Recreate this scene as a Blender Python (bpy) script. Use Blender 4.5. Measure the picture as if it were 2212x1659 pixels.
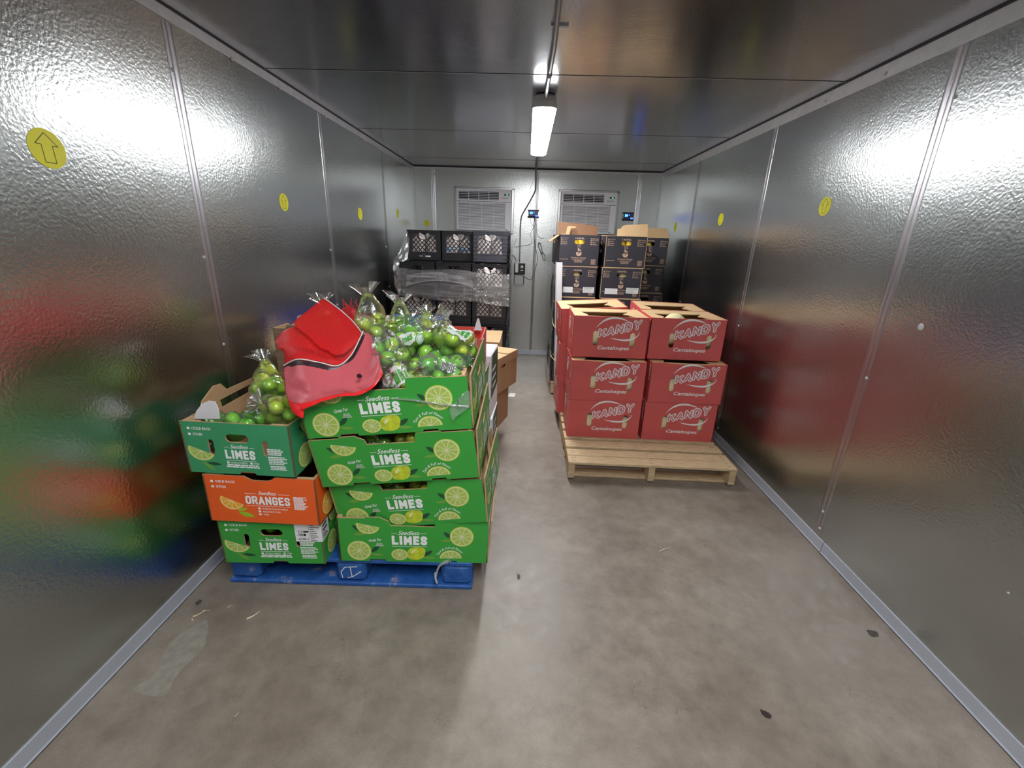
import bpy, math, random
import numpy as np
from mathutils import Vector, Matrix, Euler, noise
from mathutils.geometry import tessellate_polygon

for o in list(bpy.data.objects):
    bpy.data.objects.remove(o)
random.seed(7)
rng = np.random.default_rng(11)
COL = bpy.context.scene.collection
SC = bpy.context.scene
PI = math.pi

# ------------------------------------------------------------------ camera
FPX, PITCH, YAW, ROLL, EYE = 938.85, 0.3236, -0.0223, 0.0306, 1.411
XL, XR, YB, ZC, YF = -1.3223, 1.4977, 5.433, 2.163, -2.3


def cam_rows():
    B = np.array([[1, 0, 0], [0, 0, -1], [0, 1, 0]], float)
    c, s = math.cos(PITCH), math.sin(PITCH)
    P = np.array([[1, 0, 0], [0, c, -s], [0, s, c]])
    c, s = math.cos(YAW), math.sin(YAW)
    Y = np.array([[c, 0, -s], [0, 1, 0], [s, 0, c]])
    c, s = math.cos(ROLL), math.sin(ROLL)
    Q = np.array([[c, -s, 0], [s, c, 0], [0, 0, 1]])
    return Q @ P @ Y @ B


CR = cam_rows()
cam_data = bpy.data.cameras.new('camera')
cam = bpy.data.objects.new('camera', cam_data)
COL.objects.link(cam)
Rm = Matrix((CR[0].tolist(), (-CR[1]).tolist(), (-CR[2]).tolist())).transposed()
cam.matrix_world = Matrix.Translation((0, 0, EYE)) @ Rm.to_4x4()
cam_data.sensor_width = 36.0
cam_data.lens = 36.0 * FPX / 2212.0
cam_data.clip_start = 0.02
SC.camera = cam


def ray(px, py):
    d = CR.T @ np.array([(px - 1106) / FPX, (py - 829.5) / FPX, 1.0])
    return d


def atY(px, py, y):
    d = ray(px, py)
    t = y / d[1]
    return Vector((d[0] * t, y, EYE + d[2] * t))


def atZ(px, py, z):
    d = ray(px, py)
    t = (z - EYE) / d[2]
    return Vector((d[0] * t, d[1] * t, z))


def atX(px, py, x):
    d = ray(px, py)
    t = x / d[0]
    return Vector((x, d[1] * t, EYE + d[2] * t))


# ------------------------------------------------------------------ world / exposure / render look
w = bpy.data.worlds.new('world')
SC.world = w
w.use_nodes = True
w.node_tree.nodes['Background'].inputs[0].default_value = (0.02, 0.02, 0.022, 1)
w.node_tree.nodes['Background'].inputs[1].default_value = 1.0
SC.view_settings.view_transform = 'Standard'
SC.view_settings.look = 'None'
SC.view_settings.gamma = 1
SC.view_settings.use_curve_mapping = False
SC.view_settings.exposure = 0.12
LAMP_MAIN = 68.0      # emission of the lens of the lamp in view
LAMP_BACK = 78.0      # emission of the lens of the lamp behind the photographer
SC.cycles.max_bounces = 14
SC.cycles.diffuse_bounces = 6
SC.cycles.glossy_bounces = 8
SC.cycles.transparent_max_bounces = 24
SC.cycles.transmission_bounces = 8
SC.cycles.use_denoising = True
SC.cycles.sample_clamp_indirect = 8.0


# ------------------------------------------------------------------ materials
def newmat(name):
    m = bpy.data.materials.new(name)
    m.use_nodes = True
    nt = m.node_tree
    b = nt.nodes['Principled BSDF']
    return m, nt, b


def tex_noise(nt, scale, detail=3, rough=0.5, coord='Object', vec=None, stretch=None):
    n = nt.nodes.new('ShaderNodeTexNoise')
    n.inputs['Scale'].default_value = scale
    n.inputs['Detail'].default_value = detail
    n.inputs['Roughness'].default_value = rough
    if vec is None:
        tc = nt.nodes.new('ShaderNodeTexCoord')
        vec = tc.outputs[coord]
    if stretch:
        mp = nt.nodes.new('ShaderNodeMapping')
        mp.inputs['Scale'].default_value = stretch
        nt.links.new(vec, mp.inputs[0])
        vec = mp.outputs[0]
    nt.links.new(vec, n.inputs['Vector'])
    return n


def ramp(nt, fac, stops):
    r = nt.nodes.new('ShaderNodeValToRGB')
    els = r.color_ramp.elements
    while len(els) < len(stops):
        els.new(0.5)
    for e, (p, c) in zip(els, stops):
        e.position = p
        e.color = (c[0], c[1], c[2], 1) if hasattr(c, '__len__') else (c, c, c, 1)
    nt.links.new(fac, r.inputs[0])
    return r


def bump(nt, b, height, strength, dist=0.002):
    n = nt.nodes.new('ShaderNodeBump')
    n.inputs['Strength'].default_value = strength
    n.inputs['Distance'].default_value = dist
    nt.links.new(height, n.inputs['Height'])
    nt.links.new(n.outputs[0], b.inputs['Normal'])
    return n


def simple(name, col, rough=0.6, metal=0.0, var=0.0, scale=8.0, spec=None, bmp=0.0, bscale=60, emit=None, es=1.0):
    m, nt, b = newmat(name)
    b.inputs['Base Color'].default_value = (*col, 1)
    b.inputs['Roughness'].default_value = rough
    b.inputs['Metallic'].default_value = metal
    if spec is not None:
        b.inputs['Specular IOR Level'].default_value = spec
    if var:
        n = tex_noise(nt, scale, 4, 0.6)
        lo = tuple(max(0, c * (1 - var)) for c in col)
        hi = tuple(min(1, c * (1 + var)) for c in col)
        r = ramp(nt, n.outputs[0], [(0.3, lo), (0.7, hi)])
        nt.links.new(r.outputs[0], b.inputs['Base Color'])
    if bmp:
        n = tex_noise(nt, bscale, 3, 0.5)
        bump(nt, b, n.outputs[0], bmp)
    if emit:
        b.inputs['Emission Color'].default_value = (*emit, 1)
        b.inputs['Emission Strength'].default_value = es
    return m


def metal_sheet(name, col, rough, bscale, bstr, dist=0.0012, wave=0.25):
    """embossed galvanised sheet: fine pebble emboss plus slow waviness"""
    m, nt, b = newmat(name)
    b.inputs['Metallic'].default_value = 1.0
    geo = nt.nodes.new('ShaderNodeNewGeometry')
    n1 = tex_noise(nt, bscale, 2, 0.5, vec=geo.outputs['Position'])
    n2 = tex_noise(nt, 4.0, 2, 0.5, vec=geo.outputs['Position'])
    n3 = tex_noise(nt, 2.0, 4, 0.6, vec=geo.outputs['Position'])
    r = ramp(nt, n3.outputs[0], [(0.3, tuple(c * 0.92 for c in col)), (0.7, col)])
    nt.links.new(r.outputs[0], b.inputs['Base Color'])
    b.inputs['Roughness'].default_value = rough
    b1 = nt.nodes.new('ShaderNodeBump')
    b1.inputs['Strength'].default_value = wave
    b1.inputs['Distance'].default_value = 0.006
    nt.links.new(n2.outputs[0], b1.inputs['Height'])
    b2 = nt.nodes.new('ShaderNodeBump')
    b2.inputs['Strength'].default_value = bstr
    b2.inputs['Distance'].default_value = dist
    nt.links.new(n1.outputs[0], b2.inputs['Height'])
    nt.links.new(b1.outputs[0], b2.inputs['Normal'])
    nt.links.new(b2.outputs[0], b.inputs['Normal'])
    return m


def film(name, tint, gloss=0.22, milky=0.06, bscale=45, bstr=0.7, stretch=None, streak=None, rough=0.12):
    """thin clear plastic: mostly see-through, crinkled shiny reflections"""
    m, nt, b = newmat(name)
    nt.nodes.remove(b)
    out = nt.nodes['Material Output']
    tr = nt.nodes.new('ShaderNodeBsdfTransparent')
    tr.inputs[0].default_value = (*tint, 1)
    gl = nt.nodes.new('ShaderNodeBsdfGlossy')
    gl.inputs['Roughness'].default_value = rough
    gl.inputs['Color'].default_value = (1, 1, 1, 1)
    df = nt.nodes.new('ShaderNodeBsdfDiffuse')
    df.inputs[0].default_value = (0.85 * tint[0] + .1, 0.85 * tint[1] + .1, 0.85 * tint[2] + .1, 1)
    tc = nt.nodes.new('ShaderNodeTexCoord')
    n = tex_noise(nt, bscale, 3, 0.6, vec=tc.outputs['Object'], stretch=stretch)
    bp = nt.nodes.new('ShaderNodeBump')
    bp.inputs['Strength'].default_value = bstr
    bp.inputs['Distance'].default_value = 0.004
    nt.links.new(n.outputs[0], bp.inputs['Height'])
    nt.links.new(bp.outputs[0], gl.inputs['Normal'])
    nt.links.new(bp.outputs[0], df.inputs['Normal'])
    lw = nt.nodes.new('ShaderNodeLayerWeight')
    lw.inputs['Blend'].default_value = 0.35
    nt.links.new(bp.outputs[0], lw.inputs['Normal'])
    mul = nt.nodes.new('ShaderNodeMath')
    mul.operation = 'MULTIPLY_ADD'
    mul.inputs[1].default_value = 0.75
    mul.inputs[2].default_value = gloss * 0.35
    nt.links.new(lw.outputs['Fresnel'], mul.inputs[0])
    mx1 = nt.nodes.new('ShaderNodeMixShader')
    mx1.inputs[0].default_value = milky
    if streak:
        ns = tex_noise(nt, 20, 4, 0.6, vec=tc.outputs['Object'], stretch=streak)
        rs = ramp(nt, ns.outputs[0], [(0.42, milky * 0.5), (0.72, min(1, milky * 4))])
        nt.links.new(rs.outputs[0], mx1.inputs[0])
    nt.links.new(tr.outputs[0], mx1.inputs[1])
    nt.links.new(df.outputs[0], mx1.inputs[2])
    mx2 = nt.nodes.new('ShaderNodeMixShader')
    nt.links.new(mul.outputs[0], mx2.inputs[0])
    nt.links.new(mx1.outputs[0], mx2.inputs[1])
    nt.links.new(gl.outputs[0], mx2.inputs[2])
    nt.links.new(mx2.outputs[0], out.inputs[0])
    return m


def net(name, col, su, sv, thr=0.55, fill=0.25):
    """woven net on UVs: threads in two directions, see-through between"""
    m, nt, b = newmat(name)
    out = nt.nodes['Material Output']
    b.inputs['Base Color'].default_value = (*col, 1)
    b.inputs['Roughness'].default_value = 0.35
    b.inputs['Subsurface Weight'].default_value = 0.0
    tc = nt.nodes.new('ShaderNodeTexCoord')
    sep = nt.nodes.new('ShaderNodeSeparateXYZ')
    nt.links.new(tc.outputs['UV'], sep.inputs[0])

    def sinw(sock, k):
        a = nt.nodes.new('ShaderNodeMath'); a.operation = 'MULTIPLY'; a.inputs[1].default_value = k
        nt.links.new(sock, a.inputs[0])
        s = nt.nodes.new('ShaderNodeMath'); s.operation = 'SINE'
        nt.links.new(a.outputs[0], s.inputs[0])
        return s.outputs[0]
    mx = nt.nodes.new('ShaderNodeMath'); mx.operation = 'MAXIMUM'
    nt.links.new(sinw(sep.outputs[0], su), mx.inputs[0])
    nt.links.new(sinw(sep.outputs[1], sv), mx.inputs[1])
    n = tex_noise(nt, 14, 3, 0.6)
    add = nt.nodes.new('ShaderNodeMath'); add.operation = 'ADD'
    nt.links.new(mx.outputs[0], add.inputs[0])
    nt.links.new(n.outputs[0], add.inputs[1])
    r = ramp(nt, add.outputs[0], [(thr, fill), (thr + 0.25, 1.0)])
    tr = nt.nodes.new('ShaderNodeBsdfTransparent')
    tr.inputs[0].default_value = (1, 0.72, 0.7, 1)
    ms = nt.nodes.new('ShaderNodeMixShader')
    tl = nt.nodes.new('ShaderNodeBsdfTranslucent')
    tl.inputs[0].default_value = (*col, 1)
    m2 = nt.nodes.new('ShaderNodeMixShader'); m2.inputs[0].default_value = 0.35
    nt.links.new(b.outputs[0], m2.inputs[1]); nt.links.new(tl.outputs[0], m2.inputs[2])
    nt.links.new(r.outputs[0], ms.inputs[0])
    nt.links.new(tr.outputs[0], ms.inputs[1])
    nt.links.new(m2.outputs[0], ms.inputs[2])
    nt.links.new(ms.outputs[0], out.inputs[0])
    bump(nt, b, mx.outputs[0], 0.5, 0.001)
    return m


M = {}
M['wall'] = metal_sheet('embossed_wall_metal', (0.57, 0.595, 0.585), 0.235, 100, 0.62, 0.0014, 0.30)
M['wall_back'] = metal_sheet('embossed_back_metal', (0.60, 0.62, 0.61), 0.34, 60, 0.7, 0.0016, 0.3)
M['ceiling'] = metal_sheet('ceiling_metal', (0.58, 0.595, 0.63), 0.21, 90, 0.30, 0.0010, 0.25)
M['tape'] = metal_sheet('foil_tape', (0.62, 0.60, 0.63), 0.30, 40, 0.15, 0.001, 0.5)
M['angle'] = simple('bright_angle', (0.66, 0.66, 0.69), 0.40, 0.55, 0.08, 20)
M['kick'] = simple('grey_kickplate', (0.42, 0.44, 0.50), 0.45, 0.1, 0.06, 3)
M['silicone'] = simple('silicone_plug', (0.5, 0.5, 0.5), 0.3)
M['dark_seam'] = simple('dark_joint', (0.03, 0.03, 0.035), 0.6)

# concrete
m, nt, b = newmat('worn_concrete')
geo = nt.nodes.new('ShaderNodeNewGeometry')
P_ = geo.outputs['Position']
n1 = tex_noise(nt, 1.6, 6, 0.62, vec=P_)
n2 = tex_noise(nt, 11, 8, 0.7, vec=P_)
n3 = tex_noise(nt, 260, 2, 0.6, vec=P_)
n5 = tex_noise(nt, 3.0, 6, 0.7, vec=P_)
c1 = ramp(nt, n1.outputs[0], [(0.30, (0.195, 0.157, 0.126)), (0.55, (0.28, 0.237, 0.198)), (0.75, (0.36, 0.314, 0.268))])
c2 = ramp(nt, n2.outputs[0], [(0.35, (0.70, 0.69, 0.67)), (0.65, (1.12, 1.12, 1.12))])
mx = nt.nodes.new('ShaderNodeMixRGB'); mx.blend_type = 'MULTIPLY'; mx.inputs[0].default_value = 0.75
nt.links.new(c1.outputs[0], mx.inputs[1]); nt.links.new(c2.outputs[0], mx.inputs[2])
c3 = ramp(nt, n3.outputs[0], [(0.3, 0.80), (0.7, 1.15)])
mx2 = nt.nodes.new('ShaderNodeMixRGB'); mx2.blend_type = 'MULTIPLY'; mx2.inputs[0].default_value = 0.6
nt.links.new(mx.outputs[0], mx2.inputs[1]); nt.links.new(c3.outputs[0], mx2.inputs[2])
# hairline cracks
vo = nt.nodes.new('ShaderNodeTexVoronoi'); vo.feature = 'DISTANCE_TO_EDGE'; vo.inputs['Scale'].default_value = 5.5
wn = tex_noise(nt, 6, 5, 0.7, vec=P_)
vm = nt.nodes.new('ShaderNodeVectorMath'); vm.operation = 'SCALE'; vm.inputs['Scale'].default_value = 0.28
nt.links.new(wn.outputs['Color'], vm.inputs[0])
va = nt.nodes.new('ShaderNodeVectorMath'); va.operation = 'ADD'
nt.links.new(P_, va.inputs[0]); nt.links.new(vm.outputs[0], va.inputs[1])
nt.links.new(va.outputs[0], vo.inputs['Vector'])
cr = ramp(nt, vo.outputs['Distance'], [(0.004, 0.0), (0.012, 1.0)])
msk = ramp(nt, n5.outputs[0], [(0.53, 1.0), (0.60, 0.0)])
mxa = nt.nodes.new('ShaderNodeMath'); mxa.operation = 'MAXIMUM'
nt.links.new(cr.outputs[0], mxa.inputs[0]); nt.links.new(msk.outputs[0], mxa.inputs[1])
cc = ramp(nt, mxa.outputs[0], [(0.0, 0.72), (1.0, 1.0)])
mx3 = nt.nodes.new('ShaderNodeMixRGB'); mx3.blend_type = 'MULTIPLY'; mx3.inputs[0].default_value = 1.0
nt.links.new(mx2.outputs[0], mx3.inputs[1]); nt.links.new(cc.outputs[0], mx3.inputs[2])
nt.links.new(mx3.outputs[0], b.inputs['Base Color'])
rr = ramp(nt, n2.outputs[0], [(0.3, 0.34), (0.7, 0.52)])
nt.links.new(rr.outputs[0], b.inputs['Roughness'])
b.inputs['Specular IOR Level'].default_value = 0.55
bump(nt, b, n2.outputs[0], 0.25, 0.003)
M['concrete'] = m
M['patch'] = simple('pale_floor_patch', (0.285, 0.262, 0.228), 0.5, 0, 0.18, 30)
M['scuff'] = simple('dark_scuff', (0.07, 0.06, 0.055), 0.6, 0, 0.3, 40)

M['green'] = simple('printed_green_board', (0.040, 0.330, 0.045), 0.38, 0, 0.05, 6)
M['green2'] = simple('printed_green_board_faded', (0.045, 0.300, 0.125), 0.40, 0, 0.05, 6)
M['orange'] = simple('printed_orange_board', (0.83, 0.115, 0.015), 0.38, 0, 0.05, 6)
M['red'] = simple('printed_red_board', (0.62, 0.105, 0.10), 0.42, 0, 0.06, 6)
M['red_edge'] = simple('red_board_edge', (0.75, 0.10, 0.08), 0.5)
M['black_board'] = simple('printed_black_board', (0.034, 0.032, 0.044), 0.5, 0, 0.1, 6)
M['kraft'] = simple('kraft_board', (0.44, 0.27, 0.14), 0.75, 0, 0.08, 9)
M['kraft_light'] = simple('kraft_board_light', (0.60, 0.40, 0.21), 0.75, 0, 0.08, 9)
M['kraft_dark'] = simple('kraft_board_dark', (0.27, 0.14, 0.075), 0.75, 0, 0.08, 9)
M['white_board'] = simple('white_board', (0.74, 0.73, 0.76), 0.45, 0, 0.03, 5)
M['print_white'] = simple('white_ink', (0.86, 0.86, 0.85), 0.5)
M['print_grey'] = simple('grey_ink', (0.45, 0.55, 0.42), 0.5)
M['print_tan'] = simple('tan_ink', (0.52, 0.36, 0.25), 0.5)
M['print_black'] = simple('black_ink', (0.015, 0.015, 0.015), 0.5)
M['rind'] = simple('slice_rind', (0.50, 0.60, 0.035), 0.5)
M['pith'] = simple('slice_pith', (0.66, 0.70, 0.40), 0.5)
M['pulp'] = simple('slice_pulp', (0.40, 0.53, 0.10), 0.5, 0, 0.15, 90)
M['o_rind'] = simple('orange_rind', (0.86, 0.38, 0.02), 0.5)
M['o_pith'] = simple('orange_pith', (0.90, 0.68, 0.35), 0.5)
M['o_pulp'] = simple('orange_pulp', (0.86, 0.42, 0.03), 0.5, 0, 0.12, 90)
M['leaf_dark'] = simple('leaf_ink_dark', (0.012, 0.075, 0.03), 0.5)
M['leaf_light'] = simple('leaf_ink_light', (0.16, 0.36, 0.05), 0.5)
M['leaf_bright'] = simple('leaf_ink_bright', (0.33, 0.50, 0.02), 0.5)
M['lemon'] = simple('printed_fruit', (0.50, 0.58, 0.03), 0.5, 0, 0.35, 30)
M['lemon_hi'] = simple('printed_fruit_light', (0.75, 0.76, 0.45), 0.5)
M['inner_shade'] = simple('carton_inner_shade', (0.01, 0.01, 0.01), 0.8)  # shade inside a holed kraft carton, painted as near-black inner faces
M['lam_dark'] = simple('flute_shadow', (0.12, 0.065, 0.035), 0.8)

# candy stripes
m, nt, b = newmat('candy_stripe_ink')
wv = nt.nodes.new('ShaderNodeTexWave'); wv.bands_direction = 'DIAGONAL'; wv.inputs['Scale'].default_value = 42
tc = nt.nodes.new('ShaderNodeTexCoord'); nt.links.new(tc.outputs['Object'], wv.inputs['Vector'])
wv.inputs['Distortion'].default_value = 1.5
r = ramp(nt, wv.outputs['Fac'], [(0.45, (0.50, 0.06, 0.08)), (0.55, (0.80, 0.50, 0.54))])
nt.links.new(r.outputs[0], b.inputs['Base Color']); b.inputs['Roughness'].default_value = 0.5
M['candy'] = m


def lime_mat(name, a, bb):
    m, nt, b = newmat(name)
    oi = nt.nodes.new('ShaderNodeObjectInfo')
    n = tex_noise(nt, 22, 3, 0.6)
    ad = nt.nodes.new('ShaderNodeMath'); ad.operation = 'ADD'
    mu = nt.nodes.new('ShaderNodeMath'); mu.operation = 'MULTIPLY'; mu.inputs[1].default_value = 0.55
    nt.links.new(oi.outputs['Random'], mu.inputs[0])
    nt.links.new(mu.outputs[0], ad.inputs[0]); nt.links.new(n.outputs[0], ad.inputs[1])
    r = ramp(nt, ad.outputs[0], [(0.40, a), (0.98, bb)])
    nt.links.new(r.outputs[0], b.inputs['Base Color'])
    b.inputs['Roughness'].default_value = 0.28
    n2 = tex_noise(nt, 400, 2, 0.5)
    bump(nt, b, n2.outputs[0], 0.15, 0.0006)
    return m


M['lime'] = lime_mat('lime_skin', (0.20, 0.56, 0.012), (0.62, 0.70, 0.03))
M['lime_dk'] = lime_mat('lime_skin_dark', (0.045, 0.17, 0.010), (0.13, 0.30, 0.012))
M['melon'] = simple('cantaloupe_skin', (0.80, 0.72, 0.42), 0.7, 0, 0.12, 60, bmp=0.5, bscale=160)
M['squash'] = simple('yellow_squash_skin', (0.85, 0.58, 0.03), 0.4, 0, 0.08, 20)
M['squash_dull'] = simple('butternut_skin', (0.58, 0.50, 0.28), 0.5, 0, 0.08, 20)
M['avocado'] = simple('dark_avocado_skin', (0.012, 0.014, 0.010), 0.35, 0, 0.4, 60, bmp=0.5, bscale=120)
M['film'] = film('clear_bag_film', (0.985, 1.0, 0.985), 0.14, 0.03)
M['film_green'] = film('green_net_film', (0.78, 0.97, 0.84), 0.14, 0.05)
M['film_teal'] = film('teal_bag_film', (0.60, 0.93, 0.74), 0.14, 0.06)
M['film_wrap'] = film('stretch_wrap', (0.93, 0.93, 0.95), 0.35, 0.06, 26, 1.0, stretch=(1, 1, 9), streak=(0.25, 0.25, 6), rough=0.10)
M['film_side'] = film('stretch_wrap_side', (0.97, 0.97, 0.98), 0.22, 0.012, 30, 1.0, stretch=(1, 3, 1), rough=0.10)
M['film_clear'] = film('clear_sheet', (0.95, 0.96, 0.97), 0.3, 0.12, 30, 1.0)
M['bag_white'] = simple('bag_print_white', (0.72, 0.75, 0.73), 0.25, bmp=0.3, bscale=30)
M['bag_green'] = simple('bag_print_green', (0.06, 0.36, 0.03), 0.3)
M['bag_net_green'] = simple('bag_print_net', (0.06, 0.42, 0.20), 0.4)
M['net_red'] = net('red_net', (1.0, 0.035, 0.04), 270, 330, 0.78, 0.48)
M['net_onion'] = net('orange_red_net', (0.65, 0.10, 0.05), 300, 300, 0.6, 0.3)
M['hem_red'] = simple('red_hem', (0.86, 0.015, 0.02), 0.35, bmp=0.4, bscale=90)
M['string'] = simple('white_string', (0.78, 0.68, 0.66), 0.7)
m, nt, b = newmat('pink_film')
b.inputs['Base Color'].default_value = (0.80, 0.13, 0.15, 1)
b.inputs['Roughness'].default_value = 0.14
b.inputs['Alpha'].default_value = 0.82
tc = nt.nodes.new('ShaderNodeTexCoord')
wv = nt.nodes.new('ShaderNodeTexWave'); wv.inputs['Scale'].default_value = 60; wv.bands_direction = 'Y'
wv.inputs['Distortion'].default_value = 0.6
nt.links.new(tc.outputs['UV'], wv.inputs['Vector'])
r = ramp(nt, wv.outputs['Fac'], [(0.3, (0.62, 0.085, 0.11)), (0.7, (0.80, 0.19, 0.22))])
nt.links.new(r.outputs[0], b.inputs['Base Color'])
n = tex_noise(nt, 70, 3, 0.6)
bump(nt, b, n.outputs[0], 0.55, 0.003)
M['pink_film'] = m
M['band_black'] = simple('black_printed_band', (0.03, 0.01, 0.015), 0.4, 0, 0.9, 160)

M['crate'] = simple('black_crate_plastic', (0.016, 0.016, 0.019), 0.38, 0, 0.1, 10)
M['crate_grey'] = simple('charcoal_crate_plastic', (0.045, 0.046, 0.056), 0.42, 0, 0.1, 10)
M['blue_plastic'] = simple('blue_plastic', (0.02, 0.05, 0.55), 0.4)
M['jug'] = simple('milk_jug_plastic', (0.74, 0.65, 0.61), 0.4, 0, 0.1, 10)
M['jug_label'] = simple('blue_jug_label', (0.10, 0.35, 0.72), 0.5)
M['wood'] = None
for nm, ca, cb in (('wood', (0.40, 0.27, 0.15), (0.70, 0.52, 0.32)), ('wood_dark', (0.20, 0.13, 0.07), (0.42, 0.29, 0.17))):
    m, nt, b = newmat(nm + '_planks')
    n = tex_noise(nt, 14, 6, 0.65, stretch=(1, 9, 9))
    r = ramp(nt, n.outputs[0], [(0.3, ca), (0.68, cb)])
    nt.links.new(r.outputs[0], b.inputs['Base Color'])
    b.inputs['Roughness'].default_value = 0.75
    bump(nt, b, n.outputs[0], 0.4, 0.002)
    M[nm] = m
m, nt, b = newmat('chipped_blue_paint')
n = tex_noise(nt, 9, 8, 0.75)
n2 = tex_noise(nt, 3, 3, 0.6)
r = ramp(nt, n.outputs[0], [(0.0, (0.008, 0.03, 0.10)), (0.42, (0.012, 0.075, 0.30)), (0.58, (0.022, 0.12, 0.40)), (0.66, (0.50, 0.36, 0.27))])
nt.links.new(r.outputs[0], b.inputs['Base Color'])
b.inputs['Roughness'].default_value = 0.6
bump(nt, b, n.outputs[0], 0.5, 0.003)
M['blue_wood'] = m
m, nt, b = newmat('printed_wood_grain')
n = tex_noise(nt, 5, 5, 0.6, stretch=(1, 1, 10))
r = ramp(nt, n.outputs[0], [(0.3, (0.16, 0.10, 0.06)), (0.7, (0.33, 0.23, 0.15))])
nt.links.new(r.outputs[0], b.inputs['Base Color'])
b.inputs['Roughness'].default_value = 0.6
M['wood_print'] = m

M['ac_white'] = simple('ac_plastic', (0.80, 0.79, 0.83), 0.45)
M['ac_slat'] = simple('ac_slat', (0.88, 0.87, 0.90), 0.4)
M['ac_dark'] = simple('ac_recess', (0.035, 0.035, 0.055), 0.6)
M['green_led'] = simple('green_led', (0, 0.3, 0.05), 0.5, emit=(0.05, 1.0, 0.2), es=1.6)
M['blue_led'] = simple('blue_led', (0, 0.05, 0.5), 0.5, emit=(0.02, 0.06, 1.0), es=7.0)
M['blue_led_b'] = simple('pale_blue_led', (0, 0.2, 0.5), 0.5, emit=(0.05, 0.35, 1.0), es=6.0)
M['ctrl'] = simple('controller_plastic', (0.05, 0.05, 0.14), 0.4)
M['ctrl_dark'] = simple('controller_dark', (0.02, 0.02, 0.05), 0.4)
M['outlet'] = simple('black_outlet_box', (0.012, 0.012, 0.014), 0.35)
M['cable_grey'] = simple('grey_cable', (0.22, 0.23, 0.24), 0.5)
M['cable_dark'] = simple('dark_cable', (0.06, 0.06, 0.08), 0.5)
M['cable_white'] = simple('white_cable', (0.6, 0.6, 0.58), 0.5)
M['steel'] = simple('conduit_steel', (0.36, 0.36, 0.37), 0.35, 0.9)
M['fixture'] = simple('fixture_grey', (0.5, 0.5, 0.52), 0.5)
M['sticker'] = simple('yellow_sticker', (0.72, 0.68, 0.015), 0.45)
M['sticker_line'] = simple('sticker_arrow_line', (0.12, 0.12, 0.02), 0.5)
M['strap_yellow'] = simple('yellow_strap', (0.62, 0.56, 0.22), 0.5)
M['straw'] = simple('pale_wood_splinter', (0.70, 0.58, 0.40), 0.7)
M['leaf_dry'] = simple('dry_dark_leaf', (0.03, 0.018, 0.015), 0.6)
M['paper'] = simple('paper_label', (0.80, 0.80, 0.80), 0.5)
for key, st in (('lens', LAMP_MAIN), ('lens_b', LAMP_BACK)):
    m, nt, b = newmat('lamp_lens_' + key)
    b.inputs['Base Color'].default_value = (0.9, 0.9, 0.9, 1)
    b.inputs['Emission Color'].default_value = (0.97, 0.985, 1.0, 1)
    b.inputs['Emission Strength'].default_value = st
    M[key] = m


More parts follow.
